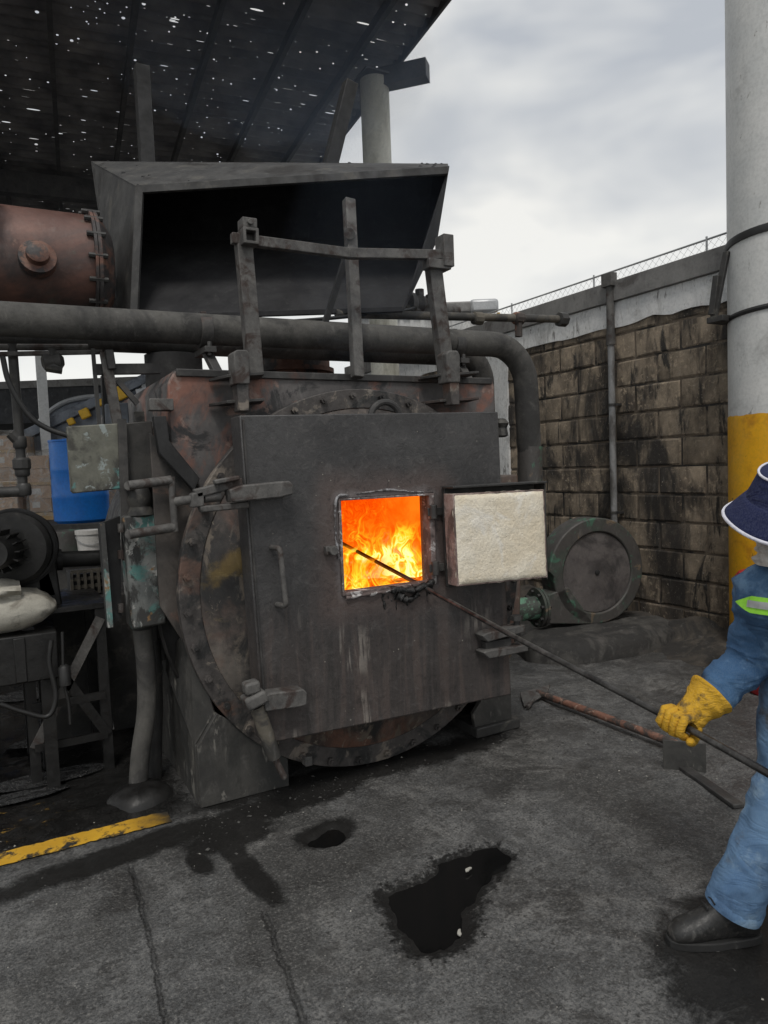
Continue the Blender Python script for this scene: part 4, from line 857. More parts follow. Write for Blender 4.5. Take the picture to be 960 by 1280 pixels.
for i in range(40):
    s_, t = r2.random(), r2.random(); p = TL.lerp(TR, s_).lerp(tl.lerp(tr_, s_), t); s = r2.uniform(.004, .011); b.box(p + V((-s, -s, .004)), p + V((s, s * .6, .014 + s * .5)))
b.build('debris_crumbs', m_black, ht, smooth=0)['kind'] = 'stuff'
# posts standing behind the hood
t = thing('square_post', atD(191, 330, 5.4), 'dark hollow square steel post rising behind the left of the hood', 'post')
b = MB(); b.hollow(V((atD(191, 330, 5.4).x, atD(191, 330, 5.4).y, 0)), V((atD(191, 330, 5.4).x, atD(191, 330, 5.4).y, atD(191, 92, 5.4).z)), .1, .012); b.build('tube', m_black, t)
b = MB(); q_ = atD(191, 330, 5.4); b.box((q_.x - .12, q_.y - .12, 0), (q_.x + .12, q_.y + .12, .015)); b.build('base_plate', m_soot, t)
b = MB(); b.bar(atD(408, 225, 5.5), atD(438, 104, 5.5), .1, .1); b.bar(atD(408, 225, 5.5), atD(395, 330, 5.5), .1, .1)
tag(b.build('leaning_beam', m_black, bev=.006), 'black steel beam leaning up behind the hood next to the cream column', 'beam')
# ---------------------------------------------------------------- pipes
PY = .36
za = onY(250, 416, PY).z; xe = onY(657, 520, PY).x; rp_ = .079
t = thing('steam_pipe', (.5, PY, 1.4), 'thick dusty pipe crossing before the hood and turning down on the right', 'pipe')
b = MB(); ze = onY(662, 603, PY).z
b.tube(fillet([V((-3.2, PY, za)), V((xe, PY, za + .03)), V((xe + .05, PY, .95))], .26, 12), rp_, 24); b.build('lagged_pipe', m_pipe, t, smooth=60)
b = MB(); b.lathe([(rp_ + .002, 0), (rp_ + .004, .25)], (xe + .022, PY, onY(676, 590, PY).z - .08), (.03, 0, 1), 24); b.build('green_paint_patch', m_green, t)
for px in (255, 568):
    q_ = onY(px, 416, PY); b = MB(); b.lathe([(rp_ + .007, -.03), (rp_ + .007, .03)], (q_.x, PY, za + .008), (1, 0, 0), 24); b.box((q_.x - .03, PY - .11, za - rp_ - .035), (q_.x + .03, PY + .1, za - rp_ - .005)); b.cyl((q_.x, PY - .09, za - rp_ - .05), (q_.x, PY - .09, za - rp_ + .02), .012, 6); b.bar((q_.x + .0, PY, za + rp_ - .005), (q_.x + .0, PY, za + rp_ + .03), .03, .02)
    b.bar((q_.x, PY - .03, za - rp_ - .02), (q_.x + (.02 if px < 400 else 0), .22, 2.1), .05, .03); b.build('pipe_hanger', m_soot, t, bev=.002)
P2 = .8; zb2 = onY(450, 436, P2).z; xe2 = onY(602, 460, P2).x
b = MB(); b.tube(fillet([V((-2.6, P2, zb2 + .0)), V((xe2, P2, zb2)), V((xe2, P2, 1.9))], .2, 10), .085, 20)
tag(b.build('return_pipe', m_pipe, base=(.5, P2, zb2), smooth=60), 'second dusty pipe running below and behind the thick steam pipe', 'pipe')
t = thing('fuel_line', onY(560, 392, .5), 'thin rusty pipe with brown fittings above the thick pipe elbow', 'pipe')
a_, c_ = onY(420, 392, .5), onY(705, 399, .5)
b = MB(); b.cyl(a_, c_, .026, 14); b.build('thin_pipe', m_mbrown, t)
for px, m_ in ((597, m_mbrown), (648, m_rust)):
    q_ = onY(px, 398, .5); b = MB(); b.lathe([(.03, -.04), (.042, -.03), (.042, .03), (.03, .04)], q_ + V((0, 0, .0)), (1, 0, 0), 10); b.build('union', m_, t)
b = MB(); q_ = onY(648, 404, .5); b.cyl(q_, q_ + V((0, 0, -.09)), .026, 10); b.build('tee', m_rust, t)
b = MB(); b.lathe([(.026, 0), (.05, .01), (.05, .07), (.03, .08), (.0, .08)], onY(697, 399, .5), (1, 0, 0), 8); b.build('end_cap', m_plain_dark, t)
t = thing('valve_pipe', onY(540, 388, .75), 'short grey pipe with lumpy valve just right of the hood', 'pipe')
b = MB(); b.cyl(onY(505, 388, .75), onY(572, 389, .75), .042, 14); b.build('stub_pipe', m_bar, t)
b = MB(); q_ = onY(525, 381, .75); b.lathe([(.03, -.1), (.075, -.09), (.075, -.06), (.05, -.04), (.07, 0), (.05, .04), (.075, .06), (.075, .09), (.03, .1)], q_, (1, 0, 0), 14); b.cyl(q_, q_ + V((0, 0, .1)), .03, 10); b.build('valve_body', m_bar, t)
b = MB(); b.tube(curve([onY(330, 404, .42), onY(400, 399, .45), onY(470, 392, .5), onY(505, 388, .6), onY(520, 384, .7)]), .011, 8)
tag(b.build('black_cable', m_rubber), 'black cable sagging along the bottom edge of the hood', 'cable')
# short fitting on the right flank of the jacket
b = MB(); q_ = onY(626, 535, .4); b.lathe([(.03, -.06), (.05, -.05), (.04, 0), (.055, .03), (.03, .06), (0, .065)], q_, (0, 0, 1), 10); b.cyl(q_ + V((0, 0, -.02)), q_ + V((-.2, 0, -.02)), .02, 8); b.build('side_cock', m_plain_dark, bo)
# ---------------------------------------------------------------- rusty tank
TY, TZ, TR0 = 1.3, 2.84, .31
xt = -.17
t = thing('rusty_tank', (xt - .8, TY, TZ - TR0), 'rusty red horizontal tank with bolted end flange above the pipes', 'tank')
b = MB(); b.lathe([(TR0, -3.2), (TR0, 0)], (xt, TY, TZ), (1, 0, 0), 56); b.build('shell', m_tank, t)
b = MB(); b.lathe([(TR0 + .03, -.02), (TR0 + .03, -.004), (TR0 - .02, -.006)], (xt, TY, TZ), (1, 0, 0), 56); b.lathe([(TR0 + .03, .0), (TR0 + .03, .018), (TR0 * .7, .1), (0, .13)], (xt, TY, TZ), (1, 0, 0), 56); b.build('end_flange', m_flange_rust, t)
for i in range(16):
    a = 2 * math.pi * i / 16; c_ = V((xt, TY + (TR0 + .018) * math.cos(a), TZ + (TR0 + .018) * math.sin(a))); b = MB(); b.cyl(c_ - V((.055, 0, 0)), c_ + V((.045, 0, 0)), .014, 6); b.build('flange_bolt', m_plain_dark, t)
q_ = onY(47, 320, TY - TR0 - .02); d_ = V((0, -1, .25)).normalized(); b = MB(); b.lathe([(.1, -.05), (.095, 0), (.06, .005), (.06, .05), (.045, .06), (0, .06)], q_, d_, 24); b.build('plug', m_flange_rust, t)
q_ = onY(0, 290, TY - TR0); b = MB(); b.box((q_.x - .12, TY - TR0 - .06, TZ + .05), (q_.x - .01, TY - TR0 + .1, TZ + .4)); b.build('lug', m_plain_dark, t, bev=.006)
b = MB(); b.prism([(xt - .9, TY - .28, TZ - .62), (xt - .9, TY + .28, TZ - .62), (xt - .9, TY + .28, TZ - .1), (xt - .9, TY - .28, TZ - .1)], (.08, 0, 0)); b.build('cradle', m_plain_dark, t)
for x in (xt - .9, xt - 2.5): b = MB(); b.bar((x, TY, TZ - .32), (x, TY, 0), .12, .12); b.build('leg', m_plain_dark, t)
# dark duct stub between the jacket and the hood
q_ = onY(366, 460, 1.6); b = MB(); b.lathe([(.27, 0), (.27, .5)], (q_.x, 1.6, 2.0), (0, 0, 1), 40); b.lathe([(.3, .3), (.3, .33), (.27, .33)], (q_.x, 1.6, 2.0), (0, 0, 1), 40); b.build('smoke_duct', m_flange_rust, bo)
b = MB(); b.lathe([(.16, 0), (.16, .38)], (.18, .85, 1.9), (0, 0, 1), 30); b.build('duct_leg', m_black, bo)
# ---------------------------------------------------------------- left machines
YB = .3
def quadbox(name, px, Y, t, m, par=None, base=None, bev=.006):
    b = MB(); b.prism([onY(x, y, Y) for x, y in px], (0, t, 0)); return b.build(name, m, par, base, bev=bev)
t = thing('switch_box', onY(120, 612, YB), 'weathered grey electrical switch box mounted before the blue drum', 'electrical box')
quadbox('box_front', [(83, 533), (149, 529), (155, 611), (90, 617)], YB, .02, m_box, t)
b = MB(); f_ = [onY(x, y, YB + .022) for x, y in ((85, 534), (149, 530), (155, 610), (91, 616))]; b.prism(f_, (0, .13, 0)); b.build('box_body', m_box, t, bev=.008)
quadbox('side_plate', [(151, 529), (190, 526), (196, 604), (157, 610)], YB + .03, .03, m_saddle, t)
b = MB(); b.bar(onY(152, 524, YB), onY(158, 700, YB), .04, .03); b.build('mounting_bar', m_soot, t)
t = thing('peeling_box', onY(185, 785, YB), 'tall peeling green grey electrical box with its narrow door open', 'electrical box')
b = MB(); f_ = [onY(x, y, YB - .06) for x, y in ((153, 645), (205, 639), (209, 780), (165, 788))]; b.prism(f_, (0, .16, 0)); b.build('box_body', m_box2, t, bev=.012)
b = MB(); b.prism([onY(125, 655, YB - .12), onY(150, 645, YB - .05), onY(152, 772, YB - .05), onY(136, 785, YB - .12)], V((-.008, .03, 0))); b.build('open_door', m_black, t)
b = MB(); b.prism([onY(125, 654, YB - .125), onY(131, 654, YB - .125), onY(142, 784, YB - .125), onY(135, 785, YB - .125)], (0, .02, 0)); b.build('door_edge', m_box2, t)
for y_ in (660, 693, 760): b = MB(); q_ = onY(151, y_, YB - .07); b.cyl(q_ + V((0, 0, -.02)), q_ + V((0, 0, .02)), .014, 8); b.build('hinge', m_bar, t)
b = MB(); q_ = onY(175, 628, YB - .02); b.lathe([(.05, -.07), (.07, -.06), (.05, -.02), (.06, .02), (.04, .08), (.02, .1)], q_, (0, 0, 1), 14); b.build('cable_gland', m_plain_dark, t)
# guard rail of bent pipe
b = MB(); Yr = .06
b.cyl(onY(161, 607, Yr), onY(214, 600, Yr), .022, 12); b.cyl(onY(162, 668, Yr), onY(218, 659, Yr), .022, 12); b.cyl(onY(214, 596, Yr), onY(219, 664, Yr), .017, 12); b.cyl(onY(216, 629, Yr), onY(240, 626, Yr), .016, 10)
b.cyl(onY(161, 607, Yr), onY(161, 607, YB + .05), .022, 10); b.cyl(onY(162, 668, Yr), onY(162, 668, YB + .05), .022, 10)
tag(b.build('pipe_rail', m_bar, smooth=40), 'bent grey pipe rail beside the two electrical boxes', 'rail')
# conduits
def gp(px, py): return onZ(px, py)
YC = .367
b = MB(); b.tube(curve([onY(178, 786, YC), onY(183, 840, YC), onY(183, 890, YC), onY(176, 940, YC), onY(172, 992, YC)]), .047, 18); tag(b.build('flexible_conduit', m_pipe, smooth=60), 'thick dusty conduit coming down from the peeling box to the floor', 'conduit')
b = MB(); b.tube(curve([onY(192, 800, YC + .12), onY(195, 880, YC + .12), onY(194, 930, YC + .12), onY(194, 985, YC + .12)]), .036, 16); tag(b.build('flexible_conduit', m_plain_dark, smooth=60), 'darker conduit standing right behind the thick one', 'conduit')
b = MB(); mc = onZ(180, 1003)
def mound(i, j):
    a = 2 * math.pi * i / 28; rr = (1, .92, .75, .4, 0)[j]; zz = (-.03, .02, .05, .065, .07)[j]; s_ = 1 + .18 * mn.noise(V((math.cos(a) * 1.5, math.sin(a) * 1.5, 6)))
    return (mc.x + .17 * rr * math.cos(a) * s_, mc.y + .06 + .14 * rr * math.sin(a) * s_, zz + .008 * mn.noise(V((math.cos(a) * 5 * rr, math.sin(a) * 5 * rr, j))) * (j > 0))
b.grid(mound, 28, 5, True); o = b.build('cement_mound', m_oily, smooth=70); tag(o, 'low black cement mound round the foot of the conduits', 'mound')
# blower motor on the frame at the left edge
YM = .9
t = thing('electric_blower', onY(30, 760, YM), 'black electric blower with finned motor at the left edge above the sack', 'blower')
c = onY(22, 684, YM); ax = V((-.35, -1, 0)).normalized()
b = MB(); b.lathe([(.05, .0), (.17, .0), (.19, .02), (.19, .16), (.17, .18), (.09, .19)], c - ax * .09, ax, 40); b.build('fan_casing', m_oilm, t)
b = MB(); b.lathe([(.2, .02), (.21, .03), (.2, .04)], c - ax * .0, ax, 40); b.build('casing_rim', m_black, t)
b = MB(); b.lathe([(.085, 0), (.085, .16), (.07, .2), (0, .2)], c + ax * .1 + V((-.02, 0, 0)), ax, 28); b.build('motor_body', m_oilm, t)
for i in range(14):
    a = 2 * math.pi * i / 14; e_ = ax.cross(V((0, 0, 1))).normalized(); n_ = e_ * math.cos(a) + V((0, 0, 1)) * math.sin(a); p = c + V((-.02, 0, 0)) + n_ * .095; b = MB(); b.bar(p + ax * .11, p + ax * .25, .006, .03, side=tuple(n_)); b.build('cooling_fin', m_oilm, t)
b = MB(); b.prism([onY(45, 705, YM), onY(68, 690, YM), onY(78, 755, YM), onY(50, 768, YM)], (0, .15, 0)); b.prism([onY(-60, 735, YM), onY(62, 712, YM), onY(72, 745, YM), onY(-60, 770, YM)], (0, .2, 0)); b.build('outlet_duct', m_oilm, t, bev=.01)
b = MB(); b.cyl(onY(62, 700, YM + .1), onY(132, 697, YM + .1), .045, 18); b.lathe([(.06, 0), (.06, .03)], onY(70, 700, YM + .1), (1, 0, 0), 18); b.build('outlet_pipe', m_oilm, t)
# frame bench with crossed braces
t = thing('steel_bench', onZ(70, 900), 'dark steel frame bench with crossed braces under the sack and blower', 'bench')
YF = .75
def zc(px, py, Y): return onY(px, py, Y)
b = MB(); p0, p1 = zc(72, 760, YF), zc(124, 748, YF); zt_ = p0.z
b.box((p0.x - 1.2, YF, zt_ - .03), (p1.x + .04, YF + .6, zt_)); b.build('bench_top', m_oily, t, bev=.004)
zg = .0
for (x, y) in ((p1.x, YF + .03), (p1.x, YF + .55), (p1.x - .36, YF + .03), (p1.x - .36, YF + .55)):
    b = MB(); b.bar((x, y, zg), (x, y, zt_ - .03), .05, .05); b.build('bench_leg', m_oily, t)
for (za_, zb_) in ((.2, zt_ - .08), (zt_ - .08, .2)):
    b = MB(); b.bar((p1.x - .36, YF + .0, za_), (p1.x, YF + .0, zb_), .012, .05); b.build('cross_brace', m_bar if za_ < .3 else m_oily, t)
    b = MB(); b.bar((p1.x + .03, YF + .03, za_), (p1.x + .03, YF + .55, zb_), .012, .05); b.build('cross_brace', m_oily, t)
for z_ in (.2, .42): b = MB(); b.bar((p1.x - .36, YF + .0, z_), (p1.x, YF + .0, z_), .02, .04); b.build('cross_rail', m_oily, t)
# sack on a dark chest
YS = .62
cz1 = onY(40, 793, YS).z; cz0 = onY(40, 853, YS).z; xr_ = onY(72, 800, YS).x
t = thing('dark_chest', (xr_ - .4, YS + .2, cz0), 'dark wooden chest holding up the dirty sack at the left edge', 'chest')
b = MB(); b.box((xr_ - .85, YS, cz0), (xr_, YS + .42, cz1)); b.build('chest_body', m_oily, t, bev=.008)
b = MB(); b.box((xr_ - .2, YS - .012, cz0 + .01), (xr_ - .15, YS - .001, cz1 - .01)); b.build('batten', m_oily, t, bev=.003)
for x in (xr_ - .06, xr_ - .75):
    for y in (YS + .06, YS + .36): b = MB(); b.bar((x, y, 0), (x, y, cz0), .06, .06); b.build('leg', m_oily, t)
b = MB(); 
def sack(i, j):
    s_ = 2 * math.pi * i / 48; t_ = -math.pi / 2 + math.pi * j / 20
    cx = math.copysign(abs(math.cos(t_)) ** .55, 1); x = math.copysign(abs(math.cos(s_)) ** .55, math.cos(s_)) * cx; y = math.copysign(abs(math.sin(s_)) ** .6, math.sin(s_)) * cx; z = math.sin(t_)
    pz = z * .115 * (1 - .45 * max(0, x) ** 3)
    n_ = mn.fractal(V((x * 2.4, y * 2.2, z * 1.5 + 4)), .7, 2, 4) * .022 + abs(mn.noise(V((x * 6, y * 5, z * 4)))) * .012
    return V((xr_ - .34 + x * .36, YS + .2 + y * .22, cz1 + .112 + pz + n_ * (.4 + .6 * (z > -.2)) + .03 * max(0, -x)))
b.grid(sack, 48, 21, True)
def tie(i, j):
    a = 2 * math.pi * i / 20; t_ = j / 8; rr = (.012 + .055 * t_ + .04 * math.sin(t_ * 3)) * (1 + .3 * math.sin(a * 4 + t_ * 4)); return V((xr_ - .37 + .22 * t_, YS + .1 + rr * math.cos(a) * 1.3, cz1 + .175 + rr * math.sin(a) * .6 - .02 * t_ + .055))
b.grid(tie, 20, 9, True); b.grid(lambda i, j: V((xr_ - .33 - .2 * j / 8 , YS + .12 + (.02 + .06 * j / 8) * math.cos(2 * math.pi * i / 20) * (1 + .3 * math.sin(8 * math.pi * i / 20)), cz1 + .235 + .05 * j / 8 + (.02 + .05 * j / 8) * math.sin(2 * math.pi * i / 20))), 20, 9, True)
tag(b.build('sack', m_cloth, smooth=70), 'dirty off white sack lying on the dark chest at the left edge', 'sack')
# vertical pipe with fittings and cable
t = thing('standing_pipe', onY(28, 625, .5), 'black upright pipe with couplings before the wrapped pallets on the left', 'pipe')
b = MB(); b.tube(curve([onY(15, 430, .5), onY(19, 480, .5), onY(24, 545, .5), onY(29, 615, .5)]), .022, 12); b.build('upright', m_plain_dark, t)
for y_, r_ in ((553, .032), (580, .042), (588, .035), (612, .034)): q_ = onY(24 + (y_ - 545) * .09, y_, .5); b = MB(); b.lathe([(r_ * .8, -.03), (r_, -.02), (r_, .02), (r_ * .8, .03)], q_, (0, 0, 1), 10); b.build('coupling', m_plain_dark, t)
b = MB(); q_ = onY(30, 614, .5); b.cyl(q_, q_ + V((-.6, 0, 0)), .026, 12); b.cyl(onY(14, 541, .5), onY(24, 551, .5), .03, 10); b.build('elbow_branch', m_plain_dark, t)
t = thing('thin_water_pipe', onY(66, 441, .45), 'thin grey pipe with black valve under the thick pipe on the left', 'pipe')
b = MB(); b.cyl(onY(-60, 444, .45), onY(128, 440, .45), .012, 10); b.cyl(onY(-20, 434, .5), onY(110, 434, .5), .016, 10); b.build('pipe_run', m_bar, t)
b = MB(); q_ = onY(66, 452, .45); b.lathe([(.02, -.05), (.04, -.04), (.03, 0), (.045, .03), (.02, .05)], q_, (1, 0, .1), 12); b.cyl(q_, q_ + V((0, 0, .06)), .018, 8); b.cyl(q_ + V((-.03, 0, -.02)), q_ + V((.04, 0, -.03)), .03, 10); b.build('valve_body', m_plain_dark, t)
b = MB(); b.tube(curve([onY(3, 445, .42), onY(12, 480, .42), onY(35, 518, .42), onY(58, 535, .42), onY(86, 545, .4)]), .013, 10)
tag(b.build('black_hose', m_rubber, smooth=60), 'black hose curving from the thick pipe to the grey switch box', 'hose')
b = MB(); b.bar(onY(116, 436, .42), onY(124, 530, .42), .018, .018); tag(b.build('thin_rod', m_plain_dark), 'thin black rod hanging left of the flat lever', 'rod')
t = thing('flat_lever', onY(145, 530, .4), 'flat slotted grey lever with linkage above the switch box', 'lever')
b = MB(); b.bar(onY(131, 440, .4), onY(147, 530, .4), .05, .025, side=(0, 1, 0)); b.build('lever_arm', m_bar, t, bev=.004)
b = MB(); b.bar(onY(136, 437, .38), onY(140, 462, .38), .04, .03, side=(0, 1, 0)); b.build('slot_plate', m_soot, t, bev=.006)
b = MB(); b.bar(onY(146, 475, .42), onY(172, 505, .42), .025, .025); b.bar(onY(118, 462, .45), onY(200, 461, .45), .05, .05); b.build('linkage', m_soot, t)
b = MB(); b.bar(onY(134, 470, .6), onY(137, 530, .6), .06, .06); b.build('bracket_post', m_black, t)
quadbox('mount_plate', [(131, 505), (160, 503), (162, 530), (132, 533)], .5, .02, m_greysteel, t)
# hanging cables under the bench
for i, (pts, r_, lab) in enumerate([([(64, 800), (62, 830), (70, 870), (60, 895), (30, 890), (0, 880)], .012, 'black cable looping down before the dark chest'), ([(78, 790), (80, 850), (86, 880), (88, 905)], .008, 'thin black cable hanging with a plug beside the bench')]):
    b = MB(); b.tube(curve([onY(x, y, .56) for x, y in pts]), r_, 8)
    if i: b.lathe([(.008, -.05), (.03, -.045), (.03, .045), (.012, .06)], onY(81, 845, .56), (0, 0, 1), 10)
    tag(b.build('hanging_cable', m_rubber, smooth=60), lab, 'cable')
# slatted crate behind
t = thing('slatted_crate', onY(110, 745, 1.4), 'small slatted crate with grid front behind the bench', 'crate')
q0, q1 = onY(91, 745, 1.4), onY(131, 712, 1.4)
for i in range(6): x = q0.x + (q1.x - q0.x) * i / 5; b = MB(); b.box((x - .008, 1.4, q0.z), (x + .008, 1.42, q1.z)); b.build('slat', m_mbrown, t)
for i in range(4): z = q0.z + (q1.z - q0.z) * i / 3; b = MB(); b.box((q0.x, 1.425, z - .01), (q1.x, 1.44, z + .01)); b.build('slat', m_mbrown, t)
b = MB(); b.box((q0.x, 1.45, q0.z), (q1.x, 1.75, q1.z - .02)); b.build('crate_body', m_black, t)
b = MB(); b.box((q0.x - .2, 1.35, 0), (q1.x + .3, 1.85, q0.z - .01)); tag(b.build('crate_stand', m_plain_dark, bev=.01), 'dark block standing under the slatted crate', 'stand')
# ---------------------------------------------------------------- loading dock with goods
DK = 7.6
dl = [atD(-420, 655, DK), atD(215, 648, DK)]; zd = 1.12
XV = CR @ V((1, 0, 0)); XV = V((XV.x, XV.y, 0)).normalized(); FV = V((-XV.y, XV.x, 0))
d0 = V((dl[0].x, dl[0].y, 0)); 
b = MB(); e0_ = V((atD(-500, 655, DK).x, atD(-500, 655, DK).y, 0)); e1_ = V((atD(330, 655, DK).x, atD(330, 655, DK).y, 0))
b.prism([e0_, e1_, e1_ + FV * 5, e0_ + FV * 5], (0, 0, zd)); tag(b.build('loading_dock', m_dock, bev=.01), 'raised dark concrete dock carrying the drum and pallets', 'dock')
def dp(px, D): q_ = atD(px, 650, D); return V((q_.x, q_.y, zd))
t = thing('blue_drum', dp(103, 7.95), 'blue plastic drum on the dock behind the switch box', 'drum')
c = dp(103, 7.95); b = MB(); b.lathe([(.25, .0), (.285, .03), (.29, .27), (.295, .29), (.29, .31), (.29, .56), (.295, .58), (.29, .6), (.29, .875), (.297, .88), (.297, .9), (.275, .9), (.275, .88), (0, .88)], c, (0, 0, 1), 40); b.build('drum_body', m_bluedrum, t)
b = MB(); b.cyl(c + V((-.12, -.12, .88)), c + V((-.12, -.12, .91)), .04, 14); b.build('bung_cap', m_bluedrum, t)
m_film = NT('stretch_film'); m_film.done((.75, .74, .7), .25, 0); m_film.b.inputs['Alpha'].default_value = .35; fn = m_film.noise(m_film.co, 7, 5, .6, 1.5); m_film.l(m_film.bump(fn, .6, .03), m_film.b.inputs['Normal']); m_film.l(m_film.rng(fn, .35, .75, .12, .5), m_film.b.inputs['Alpha']); m_film = m_film.m
def pallet(px0, px1, D, rows, lab, hh=.17):
    a, c_ = dp(px0, D), dp(px1, D); w = (c_ - a).length; t = thing('carton_pallet', (a + c_) / 2 + FV * .3, lab, 'pallet', 'wrapped carton pallets on the dock')
    b = MB(); b.prism([a, c_, c_ + FV * .9, a + FV * .9], (0, 0, .09)); b.build('pallet_base', m_wood, t)
    z = .1; nx = max(2, round(w / .3))
    for r_ in range(rows):
        if r_ and r_ % 2 == 0: b = MB(); b.prism([a + V((0, 0, z)) - FV * .005, c_ + V((0, 0, z)) - FV * .005, c_ + V((0, 0, z)) + FV * .9, a + V((0, 0, z)) + FV * .9], (0, 0, .035)); b.build('layer_board', m_wood, t); z += .037
        for i in range(nx):
            p0 = a.lerp(c_, i / nx) + V((0, 0, z)) + FV * rnd.uniform(0, .015); p1 = a.lerp(c_, (i + .97) / nx) + V((0, 0, z)) + FV * rnd.uniform(0, .01)
            b = MB(); b.prism([p0, p1, p1 + FV * .8, p0 + FV * .8], (0, 0, hh)); k_ = b.build('carton', m_carton, t)
            l0, l1 = p0.lerp(p1, rnd.uniform(.1, .3)), p0.lerp(p1, rnd.uniform(.4, .7))
            if rnd.random() < .5: continue
            b = MB(); b.prism([l0 - FV * .004 + V((0, 0, .05)), l1 - FV * .004 + V((0, 0, .05)), l1 - FV * .004 + V((0, 0, .12)), l0 - FV * .004 + V((0, 0, .12))], FV * .003); b.build('print_label', m_label, k_)
        z += hh + .004
    b = MB(); nn = 24
    cen = (a + c_) / 2 + FV * .42
    loop = [a - FV * .02 - XV * .02, c_ - FV * .02 + XV * .02, c_ + FV * .85 + XV * .02, a + FV * .85 - XV * .02]
    def film(i, j):
        s_ = i / 40 * 4; k_ = int(s_) % 4; p = loop[k_].lerp(loop[(k_ + 1) % 4], s_ - int(s_)); tt = j / 8
        q_ = p.lerp(cen, max(0, tt - .8) * 4.9) + V((0, 0, .05 + (z + .03) * min(1, tt / .8)))
        return q_ + V((mn.noise(q_ * 5) * .02, mn.noise(q_ * 5 + V((3, 3, 3))) * .02, mn.noise(q_ * 4 + V((7, 3, 3))) * .02))
    b.grid(film, 40, 9, True); b.build('stretch_film', m_film, t, smooth=60)
pallet(38, 152, 8.6, 4, 'film wrapped pallet of brown cartons directly behind the blue drum', .155)
pallet(-90, 24, 8.5, 5, 'taller film wrapped pallet of brown cartons at the left edge', .165)
t = thing('dark_tin', dp(82, 7.72) - V((0, 0, .2)), 'dark round tin on the shelf below the blue drum', 'tin')
t0 = V((atD(82, 690, 7.3).x, atD(82, 690, 7.3).y, .82)); b = MB(); b.lathe([(.17, 0), (.17, .24), (.16, .26), (.15, .24), (0, .24)], t0, (0, 0, 1), 28); b.build('tin_body', m_green, t); t_loc = 0
t = thing('white_pail', V((atD(113, 690, 7.25).x, atD(113, 690, 7.25).y, .82)), 'white pail with faint print on the shelf below the blue drum', 'pail')
t0 = V((atD(113, 690, 7.25).x, atD(113, 690, 7.25).y, .82)); b = MB(); b.lathe([(.11, 0), (.125, .22), (.135, .22), (.135, .26), (0, .265)], t0, (0, 0, 1), 28); b.build('pail_body', m_label, t)
b = MB(); b.tube([t0 + V((.13 * math.cos(a), .13 * math.sin(a), .2 - .08 * abs(math.sin(a)))) for a in [R(180 + 15 * i) for i in range(13)]], .004, 6); b.build('pail_handle', m_galv, t)
s0, s1 = atD(30, 690, 7.2), atD(215, 690, 7.2); b = MB(); b.prism([V((s0.x, s0.y, .74)), V((s1.x, s1.y, .74)), V((s1.x, s1.y, .74)) + FV * .38, V((s0.x, s0.y, .74)) + FV * .38], (0, 0, .08)); b.prism([V((s0.x, s0.y, 0)) + FV * .05, V((s1.x, s1.y, 0)) + FV * .05, V((s1.x, s1.y, 0)) + FV * .35, V((s0.x, s0.y, 0)) + FV * .35], (0, 0, .735)); tag(b.build('low_shelf', m_dock, bev=.006), 'low dark ledge before the dock holding the tin and the pail', 'shelf')
# conveyor rising to the right
t = thing('belt_conveyor', dp(110, 9.2), 'inclined grey belt conveyor with yellow guards and silver cover', 'conveyor')
C0, C1 = atD(22, 568, 9.2), atD(205, 482, 9.2); dv = (C1 - C0).normalized()
b = MB(); b.bar(C0, C1, .5, .3); b.build('belt_trough', m_greysteel, t, bev=.02)
for k_ in (-.28, .28): b = MB(); b.bar(C0 + FV * k_ + V((0, 0, .12)), C1 + FV * k_ + V((0, 0, .12)), .06, .12); b.build('side_rail', m_greysteel, t, bev=.01)
b = MB(); ap = [atD(38, 552, 9.3), atD(52, 527, 9.3), atD(75, 508, 9.3), atD(100, 500, 9.3), atD(128, 497, 9.3)]; ap = curve(ap, 4)
b.prism([p for p in ap] + [p - V((0, 0, .2)) for p in ap[::-1]], FV * .5); b.build('curved_cover', m_greysteel, t, smooth=50)
b = MB(); b.tube([p + V((0, 0, .02)) - FV * .01 for p in ap], .035, 8); b.build('cover_rim', m_silver, t)
for px, py, w_ in ((89, 527, .07), (106, 517, .1), (127, 503, .07), (149, 492, .14), (191, 478, .1)):
    q_ = atD(px, py, 8.85); b = MB(); b.bar(q_ - dv * w_ * .6, q_ + dv * w_ * .6, .06, w_ * 1.2); b.build('yellow_guard', m_yellow, t, bev=.015)
for px in (60, 120, 185): q_ = C0 + dv * ((px - 22) / 185 * (C1 - C0).length); b = MB(); b.bar(V((q_.x, q_.y, zd)), q_, .07, .07); b.build('support_leg', m_greysteel, t)
b = MB(); b.bar(atD(172, 494, 8.9), atD(205, 487, 8.9), .1, .14); b.cyl(atD(180, 488, 8.8), atD(196, 482, 8.8), .07, 14); b.build('drive_unit', m_silver, t, bev=.01)
